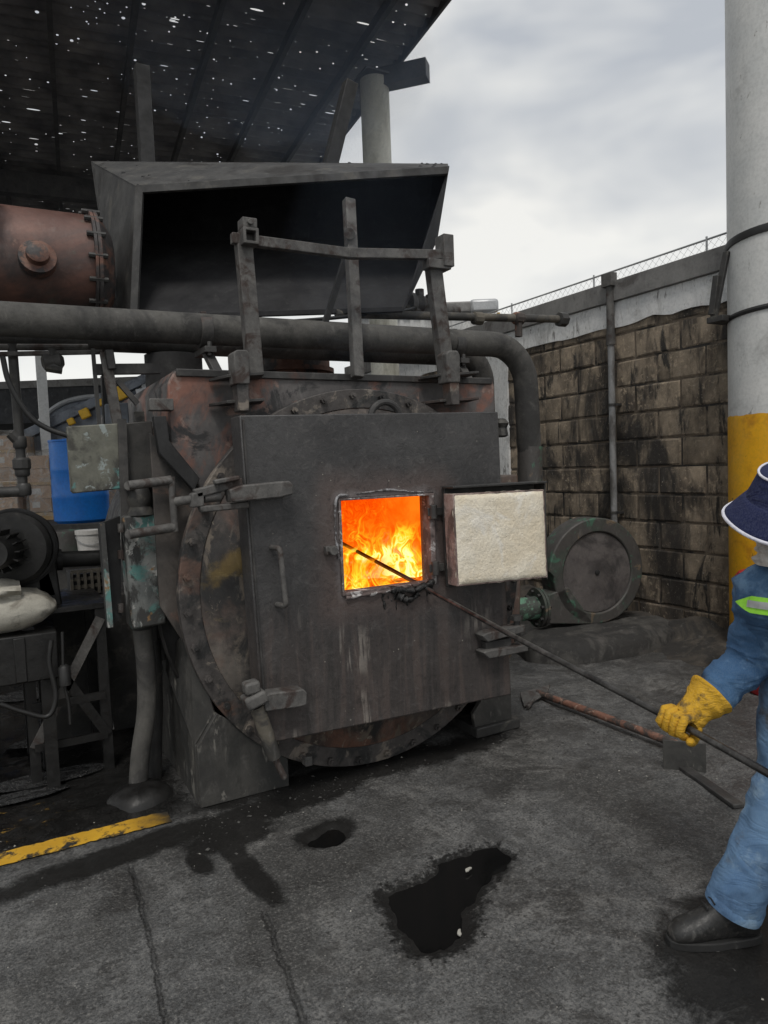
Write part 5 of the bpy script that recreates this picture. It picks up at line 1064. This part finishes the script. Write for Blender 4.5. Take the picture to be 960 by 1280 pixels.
# white post and canopy
t = thing('white_post', dp(63, 8.9), 'slim white post on the dock among the wrapped pallets', 'post')
b = MB(); c = dp(64, 8.9); b.box((c.x - .055, c.y - .055, zd), (c.x + .055, c.y + .055, 3.55)); b.build('post_body', m_white_paint, t)
b = MB(); b.box((c.x - .1, c.y - .1, zd), (c.x + .1, c.y + .1, zd + .015)); b.build('foot_plate', m_white_paint, t)
t = thing('distant_canopy', atD(60, 600, 16) * 1, 'long dark canopy in the distance beyond the dock', 'building')
t.location.z = 0
q0, q1 = atD(-700, 478, 16), atD(330, 478, 16); zc1, zc0 = atD(100, 476, 16).z, atD(100, 526, 16).z
q0.z = q1.z = zc0; b = MB(); b.prism([q0, q1, q1 + FV * 9, q0 + FV * 9], (0, 0, zc1 - zc0)); b.build('canopy_roof', m_fascia, t)
b = MB(); b.prism([q0 + V((0, 0, zc1 - zc0 - .12)) - FV * .05, q1 + V((0, 0, zc1 - zc0 - .12)) - FV * .05, q1 + V((0, 0, zc1 - zc0 - .12)), q0 + V((0, 0, zc1 - zc0 - .12))], (0, 0, .16)); b.build('gutter', m_coping, t)
for s_ in (.1, .35, .78): q_ = q0.lerp(q1, s_) + FV * .3; b = MB(); b.box((q_.x - .12, q_.y - .12, 0), (q_.x + .12, q_.y + .12, zc0)); b.build('canopy_post', m_white_paint, t)
# trailer standing beyond the boiler
TD = 11.5
def tp(px, py, D=TD): return atD(px, py, D)
A = tp(440, 373); B = tp(622, 380); top = B.z + .06; hgt = 2.7
A.z = B.z = 0; dz_ = V((0, 0, 1)); back = FV
t = thing('box_trailer', (A + B) / 2, 'white box trailer with grey roof edge parked behind the boiler', 'trailer')
b = MB(); b.prism([A + dz_ * (top - hgt), B + dz_ * (top - hgt), B + dz_ * (top - hgt) + back * 5, A + dz_ * (top - hgt) + back * 5], dz_ * (hgt - .2)); b.build('box_body', m_whiteshed, t, bev=.03)
for i in range(14):
    p = A.lerp(B, (i + .5) / 14) - back * .02; b = MB(); b.prism([p + dz_ * (top - hgt + .1), p + (B - A).normalized() * .06 + dz_ * (top - hgt + .1), p + (B - A).normalized() * .06 + dz_ * (top - .22), p + dz_ * (top - .22)], back * .015); b.build('side_rib', m_whiteshed, t)
b = MB(); b.bar(A + dz_ * (top - .1) - back * .03, B + dz_ * (top - .1) - back * .03, .1, .18); b.build('roof_edge', m_coping, t, bev=.03)
b = MB(); b.bar(B + dz_ * (top - .1) - back * .06 - (B - A).normalized() * .45, B + dz_ * (top - .1) - back * .06, .14, .22); b.build('corner_cap', m_silver, t, bev=.05)
b = MB(); b.prism([B + dz_ * (top - .5) - back * .04 - (B - A).normalized() * .02, B + dz_ * (top - .5) - back * .04 + (B - A).normalized() * .03, B + dz_ * (top - .2) - back * .04 + (B - A).normalized() * .03, B + dz_ * (top - .2) - back * .04 - (B - A).normalized() * .02], back * .1); b.build('yellow_marker', m_yellow, t)
for s_ in (.15, .3, .8):
    p = A.lerp(B, s_) + dz_ * .5; b = MB(); b.lathe([(.25, 0), (.5, .02), (.5, .26), (.25, .28)], p, back, 32); w_ = b.build('wheel', m_rubber, t); b = MB(); b.lathe([(.0, -.02), (.24, -.01), (.24, .05)], p, back, 24); b.build('rim', m_silver, w_)
b = MB(); b.prism([A + dz_ * .7 + back * .3, B + dz_ * .7 + back * .3, B + dz_ * .7 + back * 4.7, A + dz_ * .7 + back * 4.7], dz_ * max(.1, top - hgt - .71)); b.build('chassis', m_plain_dark, t)
# ---------------------------------------------------------------- worker
def fabric(name, c1, c2, patch, sc=9):
    k = NT(name); f = k.noise(k.co, 4, 5, .6, .4); col = k.ramp(f, [(.3, c1), (.7, c2)])
    for i, (pc, s_, lo, hi) in enumerate(patch): col = k.mix(k.rng(k.noise(k.mapv(k.co, loc=(i * 4, 1, 2)), s_, 6, .65), lo, hi), col, pc)
    tw = k.noise(k.mapv(k.co, (1, 1, .35)), 300, 2, .5); col = k.mix(k.rng(tw, .35, .65, 0, .1), col, k.mix(.5, col, (.4, .45, .5)))
    fr = k.noise(k.mapv(k.co, (1, 1, 2.4), rot=(.3, .2, 0)), sc * .8, 3, .5, .8); fold = k.mth('ABSOLUTE', k.mth('SUBTRACT', fr, .5))
    return k.done(col, .9, 0, k.bump(tw, .12, .001, k.bump(fold, .4, .035)), .2)
m_jean_jacket = fabric('blue_work_jacket_cloth', (.035, .085, .175), (.065, .14, .26), [((.15, .26, .4), 4.5, .49, .62), ((.028, .05, .095), 5, .54, .68), ((.05, .05, .05), 14, .6, .72)])
m_jeans = fabric('light_blue_denim', (.1, .19, .34), (.165, .28, .43), [((.06, .115, .21), 4, .5, .66), ((.25, .36, .48), 6, .54, .7), ((.11, .115, .12), 5, .58, .72)])
m_glove = fabric('yellow_leather', (.5, .27, .015), (.62, .36, .03), [((.12, .08, .03), 12, .55, .68), ((.03, .024, .018), 9, .63, .72)], 30)
m_hat = fabric('navy_hat_cloth', (.012, .016, .055), (.02, .026, .08), [], 12)
m_trim = fabric('white_trim_tape', (.6, .6, .68), (.72, .72, .78), [], 20)
m_mask = fabric('pale_grey_face_cloth', (.52, .5, .46), (.64, .62, .58), [((.36, .345, .32), 7, .52, .68)], 30)
m_boot = grime('black_boot_leather', (.012, .012, .012), (.03, .029, .028), [((.07, .065, .06), 12, .6, .7, (1, 1, 1))], (.32, .6), 0, .3, 12, 80)
m_sole = grime('black_boot_sole', (.01, .01, .01), (.02, .02, .02), [], (.7, .85), 0, .2)
m_skin = grime('tan_skin', (.26, .13, .08), (.32, .17, .11), [], (.5, .6), 0, .08, 8)
m_lime = grime('lime_reflective_tape', (.32, .78, .05), (.38, .86, .08), [], (.5, .6), 0, .05)
m_silvert = grime('silver_reflective_tape', (.42, .43, .43), (.5, .5, .5), [], (.35, .45), .3, .05)
m_eye = grime('dark_eye', (.02, .015, .012), (.03, .02, .015), [], (.2, .3), 0, .0)
F = V((-.975, -.22, 0)).normalized(); RR = V((F.y, -F.x, 0)); UP = V((0, 0, 1))
PEL = V((1.5, -2.1, .82)); CH = V((1.37, -2.085, 1.2)); RS = atD(955, 738, 2.28); LS = CH - RR * .19 + V((.02, 0, -.02))
EL = atD(938, 822, 2.33); WR = atD(885, 876, 2.31); H = atD(846, 903, 2.30)
HOLE = onY(532, 735, -.27); RD = (H - HOLE).normalized(); H2 = H + RD * .46 + V((0, 0, -.01)); LE = LS + V((-.02, -.13, -.27)); LW = H2 + V((.09, -.08, .07))
RH, LH = PEL + RR * .1, PEL - RR * .1
RK, RA = atD(977, 1003, 2.32), atD(919, 1128, 2.37); LK = V((1.53, -2.28, .47)); LA = V((1.78, -2.34, .12))
NK = CH + V((-.0, 0, .1)); HDC = V((1.32, -2.075, 1.4))
# bare body: one skinned surface
jn = [PEL, PEL.lerp(CH, .5), CH, NK, HDC - UP * .05, HDC + UP * .04, RS, EL, WR, LS, LE, LW, RH, RK, RA, LH, LK, LA, RA + F * .012 - UP * .085, LA + F * .012 - UP * .065, HDC + F * .085 - UP * .02]
ed = [(0, 1), (1, 2), (2, 3), (3, 4), (4, 5), (2, 6), (6, 7), (7, 8), (2, 9), (9, 10), (10, 11), (0, 12), (12, 13), (13, 14), (0, 15), (15, 16), (16, 17), (14, 18), (17, 19), (4, 20)]
rad = [.11, .105, .11, .055, .075, .082, .055, .042, .03, .055, .042, .03, .08, .055, .024, .08, .055, .024, .02, .02, .02]
base = V((1.4, -2.1, 0)); me = bpy.data.meshes.new('person'); me.from_pydata([tuple(p - base) for p in jn], ed, [])
person = bpy.data.objects.new('person', me); COL.objects.link(person); person.location = base
sk = person.modifiers.new('skin', 'SKIN'); sk.use_smooth_shade = True
for i, r_ in enumerate(rad): me.skin_vertices[0].data[i].radius = (r_, r_)
me.skin_vertices[0].data[0].use_root = True
ss = person.modifiers.new('sub', 'SUBSURF'); ss.levels = 2; ss.render_levels = 2
me.materials.append(m_skin); tag(person, 'worker in blue denim with navy hat and yellow gloves poking the fire', 'person')
for s_ in (1, -1): b = MB(); b.lathe([(0, -.012), (.01, -.006), (.012, 0), (.01, .006), (0, .012)], HDC + F * .088 + RR * s_ * .03 + UP * .03, F, 10); b.build('eye', m_eye, person)
for s_ in (1, -1): b = MB(); b.lathe([(.0, -.012), (.02, -.008), (.03, 0), (.024, .006), (.01, .002), (0, .002)], HDC + RR * s_ * .086, RR * s_, 14, scale=(1, .65)); b.build('ear', m_skin, person)
def cloth_tube(b, pts, rs, n, amp, seed, sub=14, ring=16.0, sq=1.0):
    n = int(n * 1.5)
    pp = curve(pts, sub); m = len(pp); rr = []
    for i in range(m):
        t = i / sub; k = min(int(t), len(rs) - 2); q = t - k; q = q * q * (3 - 2 * q); rr.append(rs[k] + (rs[k + 1] - rs[k]) * q)
    b0 = len(b.v); b.tube(pp, rr, n)
    for i in range(m):
        for k in range(n):
            v = b.v[b0 + i * n + k]; d = (v - pp[i]); L_ = d.length; s_ = sum((pp[j + 1] - pp[j]).length for j in range(i)); d.normalize(); a = 2 * math.pi * k / n
            f1 = mn.noise(V((math.cos(a) * .9 + seed, math.sin(a) * .9 + s_ * 5, s_ * ring))) ; f2 = mn.noise(V((math.cos(a) * 2.2, math.sin(a) * 2.2 + seed, s_ * ring * 2.1)))
            f3 = 1 - 2.6 * abs(mn.noise(V((math.cos(a) * 1.2 + seed * 2, math.sin(a) * 1.2 + s_ * 7, s_ * ring * 1.3))))
            b.v[b0 + i * n + k] = v + d * (amp * (f1 + .45 * f2 + .45 * f3))
# jacket
SEC = [(PEL + V((.0, 0, -.12)), .2, .155), (PEL + V((0, 0, .05)), .19, .145), (PEL.lerp(CH, .5), .2, .15), (CH + V((.02, 0, -.09)), .215, .15), (CH + V((.0, 0, .0)), .2, .125), (CH + V((-.0, 0, .055)), .13, .1), (CH + V((-.01, 0, .09)), .085, .08)]
def torso(s, a, off=0.0):
    k = min(int(s), len(SEC) - 2); q = s - k; c = SEC[k][0].lerp(SEC[k + 1][0], q); w_ = SEC[k][1] + (SEC[k + 1][1] - SEC[k][1]) * q; d_ = SEC[k][2] + (SEC[k + 1][2] - SEC[k][2]) * q
    ca, sa = math.cos(a), math.sin(a); n_ = mn.noise(V((ca * 1.6, sa * 1.6, c.z * 9))) * .014 + mn.noise(V((ca * 3, sa * 3 + 4, c.z * 22))) * .007
    return c + RR * (math.copysign(abs(ca) ** .8, ca) * (w_ + off + n_)) + F * (math.copysign(abs(sa) ** .8, sa) * (d_ + off + n_))
b = MB(); b.grid(lambda i, j: torso(j / 6, 2 * math.pi * i / 48), 48, 37, True)
cloth_tube(b, [RS + V((.05, -.06, .0)), RS, RS.lerp(EL, .5) + V((.005, 0, 0)), EL, EL.lerp(WR, .5), WR + (WR - EL) * .02], [.07, .078, .072, .07, .063, .058], 28, .012, 3, ring=18)
cloth_tube(b, [LS + V((.03, .06, 0)), LS, LS.lerp(LE, .5), LE, LE.lerp(LW, .5), LW], [.07, .083, .075, .07, .062, .056], 28, .012, 6)
jacket = b.build('jacket', m_jean_jacket, person, smooth=75)
b = MB(); b.lathe([(.064, -.012), (.068, 0), (.064, .012)], WR + (EL - WR).normalized() * .03, (WR - EL), 28); b.build('cuff', m_jean_jacket, jacket, smooth=75)
b = MB(); b.grid(lambda i, j: CH + V((-.01, 0, .075)) + F * ((.085 + .03 * (1 - j / 4)) * math.sin(R(20 + 320 * i / 24 - 70 + 0)) * 1.0) + RR * ((.09 + .03 * (1 - j / 4)) * math.cos(R(20 + 320 * i / 24 - 70))) + UP * (.05 * math.sin(math.pi * .5 * j / 4)), 25, 5); b.build('collar', m_jean_jacket, jacket, smooth=75)
def band(name, s0, s1, a0, a1, m, off, taper=False):
    b = MB()
    def f(i, j):
        t = i / 24; w_ = 1.0
        if taper: w_ = min(1, t * 6 + .05)
        sc = (s0 + s1) / 2; hs = (s1 - s0) / 2 * w_; return torso(sc + hs * (2 * j / 4 - 1), a0 + (a1 - a0) * t, off)
    b.grid(f, 25, 5); return b.build(name, m, jacket, smooth=75)
band('lime_tape', 3.05, 3.62, R(48), R(150), m_lime, .012, True); band('silver_tape', 3.24, 3.48, R(62), R(150), m_silvert, .015)
band('pocket_flap', 2.5, 2.6, R(44), R(80), m_jean_jacket, .016)
# trousers
b = MB(); b.grid(lambda i, j: PEL + UP * (-.16 + .2 * j / 8) + RR * math.cos(2 * math.pi * i / 36) * (.175 + .015 * math.sin(math.pi * j / 8)) + F * math.sin(2 * math.pi * i / 36) * .135, 36, 9, True)
cf = RA + (RA - RK).normalized() * .02
cloth_tube(b, [RH + V((0, 0, .03)), RH.lerp(RK, .35), RK.lerp(RH, .15), RK.lerp(RA, .5), cf.lerp(RK, .12), cf], [.118, .108, .09, .086, .088, .085], 32, .009, 2, ring=11)
cf2 = LA + (LA - LK).normalized() * .02
cloth_tube(b, [LH + V((0, 0, .03)), LH.lerp(LK, .35), LK, LK.lerp(LA, .5), cf2.lerp(LK, .12), cf2], [.118, .11, .095, .092, .094, .09], 32, .013, 9, ring=11)
trs = b.build('trousers', m_jeans, person, smooth=75)
b = MB(); d_ = (RA - RK).normalized(); b.lathe([(.078, -.02), (.0885, -.018), (.09, 0), (.0885, .012), (.078, .013), (.076, -.02)], cf - d_ * .008, d_, 32); b.build('hem', m_jeans, trs, smooth=75)
# boots
def boot(an, fd, lab=None):
    g0 = V((an.x, an.y, .0)); sd2 = V((fd.y, -fd.x, 0)); b = MB()
    S = [(-.085, .02, .03, .11), (-.07, .036, .02, .16), (-.03, .042, .02, .19), (.03, .043, .02, .175), (.08, .045, .02, .125), (.13, .05, .02, .1), (.17, .05, .02, .088), (.2, .042, .02, .074), (.217, .022, .022, .05)]
    def f(i, j):
        x, w_, z0, z1 = S[j]; a = 2 * math.pi * i / 24; ca, sa = math.cos(a), math.sin(a)
        return g0 + fd * x + sd2 * (math.copysign(abs(ca) ** .7, ca) * w_ * (1 if sa < 0 else 1 - .25 * sa)) + UP * ((z0 + z1) / 2 + math.copysign(abs(sa) ** .75, sa) * (z1 - z0) / 2 + .003 * mn.noise(V((x * 40, ca * 3, sa * 3))))
    b.grid(f, 24, len(S), True); b.f += [list(range(23, -1, -1)), list(range(24 * (len(S) - 1), 24 * len(S)))]
    lg = (RK - RA if an.x < 1.4 else LK - LA).normalized(); b.tube([g0 + UP * .09 + fd * .01, an + fd * .0, an + lg * .05, an + lg * .12], [.052, .06, .06, .058], 24)
    o = b.build('boot', m_boot, person, smooth=70); ms_ = o.modifiers.new('s', 'SUBSURF'); ms_.levels = 1; ms_.render_levels = 1
    b = MB(); pts = []
    for t in range(28):
        a = 2 * math.pi * t / 28; x = .066 + .158 * math.cos(a); w_ = .052 * abs(math.sin(a)) ** .6 * (1 if x > .05 else .9); pts.append(g0 + fd * x + sd2 * math.copysign(w_, math.sin(a)) + UP * .002)
    b.prism(pts, UP * .028); b.build('sole', m_sole, o, bev=.004)
    b = MB()
    for k_ in range(4): q = g0 + fd * (.03 + .022 * k_) + UP * (.178 - .017 * k_); b.tube([q - sd2 * .024, q + UP * .006, q + sd2 * .024], .003, 6)
    b.build('laces', m_rubber, o)
boot(RA + F * .015, (onZ(848, 1180) - onZ(940, 1174)).normalized()); boot(LA, V((-.9, -.4, 0)).normalized())
# gloves: five fingers closed on the poker
def glove(hc, axis_, arm_from, wrist, thumb_sign):
    ax_ = axis_.normalized(); out_ = (wrist - hc); out_ = (out_ - ax_ * out_.dot(ax_)).normalized(); sd3 = ax_.cross(out_)
    b = MB()
    def cirp(a, r_, o_): return hc + ax_ * o_ + out_ * (math.cos(a) * r_) + sd3 * (math.sin(a) * r_)
    for k_, (o_, L_, w_) in enumerate(((-.042, 215, .0135), (-.0155, 238, .0145), (.011, 230, .014), (.036, 200, .0125))):
        pts = [cirp(R(18 + L_ * t / 9) * -thumb_sign, .034 - .004 * t / 9 + (.006 if t in (3, 6) else 0), o_ * (1 + .0 * t)) for t in range(10)]
        b.tube(pts, [w_ * (1.12 - .22 * t / 9 + (.1 if t in (3, 6) else 0)) for t in range(10)], 12, round_=True)
    pts = [cirp(R(25 + 26 * t) * thumb_sign, .04 - .001 * t, -.04 - .012 * t * .5) for t in range(6)]; b.tube(pts, [.019, .018, .0165, .016, .015, .0125], 12, round_=True)
    c0 = hc + out_ * .036; pw = [(c0 + (wrist - c0) * t, .047 - .004 * t, .026 + .006 * t) for t in (0, .25, .5, .75, 1)]
    def palm(i, j):
        p, w_, d_ = ([(c0 - out_ * .02, .03, .014)] + pw)[j]; a = 2 * math.pi * i / 20; return p + ax_ * math.cos(a) * w_ + sd3 * math.sin(a) * d_
    b.grid(palm, 20, 6, True); b.f.append(list(range(len(b.v) - 120 + 19, len(b.v) - 121, -1)))
    av = (arm_from - wrist).normalized()
    g_ = b.build('glove', m_glove, person, smooth=70)
    b = MB(); cloth_tube(b, [wrist - av * .055, wrist - av * .01, wrist + av * .03, wrist + av * .065], [.046, .05, .064, .076], 24, .006, 5, ring=20); b.build('gauntlet', m_glove, g_, smooth=75)
    return g_
WG = H + (WR - H).normalized() * .085
glove(H, -RD, EL, WG, 1); glove(H2, -RD, LE, H2 + (LW - H2).normalized() * .09, 1)
# hat
tl_ = Matrix.Rotation(R(24), 3, UP.cross(F + RR * .0)) ; HA = (UP + F * .34 - RR * .2).normalized(); hb = HDC + UP * .045 + F * .0
b = MB(); prof = [(.128, .022), (.118, .045), (.106, .075), (.098, .097), (.085, .106), (.05, .109), (0, .11)]
b.lathe(prof, hb, HA, 40); hat = b.build('hat', m_hat, person, smooth=60)
b = MB()
def brim(i, j):
    a = 2 * math.pi * i / 56; t = j / 6; e1 = HA.cross(V((0, 0, 1)) if abs(HA.z) < .99 else V((1, 0, 0))).normalized(); e2 = HA.cross(e1); rr = .126 + .062 * t
    return hb + e1 * rr * math.cos(a) + e2 * rr * math.sin(a) + HA * (.024 - .06 * t - .008 * t * t + .008 * math.sin(a * 3 + 1) * t)
b.grid(brim, 56, 7, True); br0 = b.build('hat_brim', m_hat, hat, smooth=75); so = br0.modifiers.new('t', 'SOLIDIFY'); so.thickness = .004
b = MB(); b.tube([brim(i, 6) for i in range(56)] + [brim(0, 6)], .0055, 8, caps=False); b.build('brim_trim', m_trim, hat, smooth=75)
b = MB(); e1 = HA.cross(V((0, 0, 1))).normalized(); e2 = HA.cross(e1); b.tube([hb + HA * .1 + e1 * .097 * math.cos(a) + e2 * .097 * math.sin(a) for a in [2 * math.pi * i / 40 for i in range(41)]], .004, 8, caps=False); b.build('crown_trim', m_trim, hat, smooth=75)
# face and neck cloth
b = MB()
def mask(i, j):
    a = 2 * math.pi * i / 40; t = j / 14; c = (HDC - UP * .035).lerp(CH + V((-.0, 0, .06)), t) - UP * .0 + F * .012 * (1 - t); r_ = .1 + .028 * t + .03 * t * t + .006 * math.sin(t * 22 + math.sin(a * 2) * 2) + .008 * mn.noise(V((math.cos(a) * 2, math.sin(a) * 2, t * 6)))
    return c + RR * math.cos(a) * r_ * .92 + F * math.sin(a) * r_ * 1.02
b.grid(mask, 40, 15, True); b.build('face_cloth', m_mask, person, smooth=75)
# ---------------------------------------------------------------- poker
tip = HOLE - RD * 1.06
end = H2 + RD * .36
b = MB(); pp = [tip, HOLE - RD * .3, HOLE, HOLE.lerp(H, .5) + V((0, 0, -.006)), H, H2, end]; b.tube(curve(pp, 6), .0115, 12)
m_poker = grime('dark_worn_poker_steel', (.05, .048, .046), (.12, .115, .11), [((.03, .028, .027), 6, .5, .65, (1, 1, 1))], (.3, .5), .5, .15, 9)
tag(b.build('poker', m_poker, smooth=60), 'long steel poker held by the worker and reaching into the fire', 'poker')
# ---------------------------------------------------------------- ash rake on the floor
t = thing('ash_rake', onZ(745, 890), 'rusty handled ash rake with upright blade lying on the floor by the worker', 'rake')
a_, c_ = onZ(672, 866, .03), onZ(850, 932, .05)
b = MB(); b.tube([a_, a_.lerp(c_, .5) + V((0, 0, .004)), c_], .023, 14); b.build('handle', m_rust, t, smooth=60)
p_ = [onZ(650, 868, .02), onZ(688, 857, .05), onZ(684, 868, .02), onZ(655, 885, .006)]; b = MB(); b.prism(p_, (0, 0, .012)); b.tube([onZ(660, 884, .02), a_, onZ(686, 858, .04)], .012, 8); b.build('end_fork', m_bar, t, bev=.003)
g0, g1 = onZ(829, 962), onZ(883, 966); hgt_ = .155; nrm = V((-(g1 - g0).y, (g1 - g0).x, 0)).normalized()
b = MB(); b.prism([g0, g1, g1 + V((.0, .0, hgt_ * .96)), g0 + V((0, 0, hgt_))], nrm * .01); b.build('blade', m_saddle, t, bev=.002)
b = MB(); k0, k1 = onZ(845, 953, .012), onZ(924, 1008, .012); b.bar(k0, k1, .055, .02); b.bar(onZ(850, 932, .06), (g0 + g1) / 2 + V((0, 0, .07)), .02, .03); b.build('foot_bar', m_soot, t, bev=.004)
# ---------------------------------------------------------------- thin smoke drifting under the roof and over the hood
m_smoke = bpy.data.materials.new('thin_blue_smoke'); m_smoke.use_nodes = True; st_ = m_smoke.node_tree
st_.nodes.remove(st_.nodes['Principled BSDF']); vs = st_.nodes.new('ShaderNodeVolumePrincipled')
vs.inputs['Color'].default_value = (.62, .76, 1, 1); vs.inputs['Density'].default_value = .085
st_.links.new(vs.outputs[0], st_.nodes['Material Output'].inputs['Volume'])
def puff(c, rx, ry, rz, seed):
    b = MB()
    def f(i, j):
        a = 2 * math.pi * i / 28; t = -math.pi / 2 + math.pi * (j + .5) / 16; d = V((math.cos(a) * math.cos(t), math.sin(a) * math.cos(t), math.sin(t)))
        k_ = 1 + .25 * mn.noise(d * 1.6 + V((seed, 0, 0))); return V(c) + V((d.x * rx, d.y * ry, d.z * rz)) * k_
    b.grid(f, 28, 16, True); b.f += [list(range(27, -1, -1)), list(range(28 * 15, 28 * 16))]
    o = b.build('smoke', m_smoke, base=c, smooth=80, kind='stuff')
puff(atD(430, 105, 7.0), 1.3, 1.0, 1.0, 1); puff(atD(340, 60, 6.6), 1.6, 1.2, .8, 5); m_faint = m_smoke.copy(); m_faint.node_tree.nodes['Principled Volume'].inputs['Density'].default_value = .035
m_smoke = m_faint; puff(atD(470, 300, 3.75), .5, .25, .7, 9)
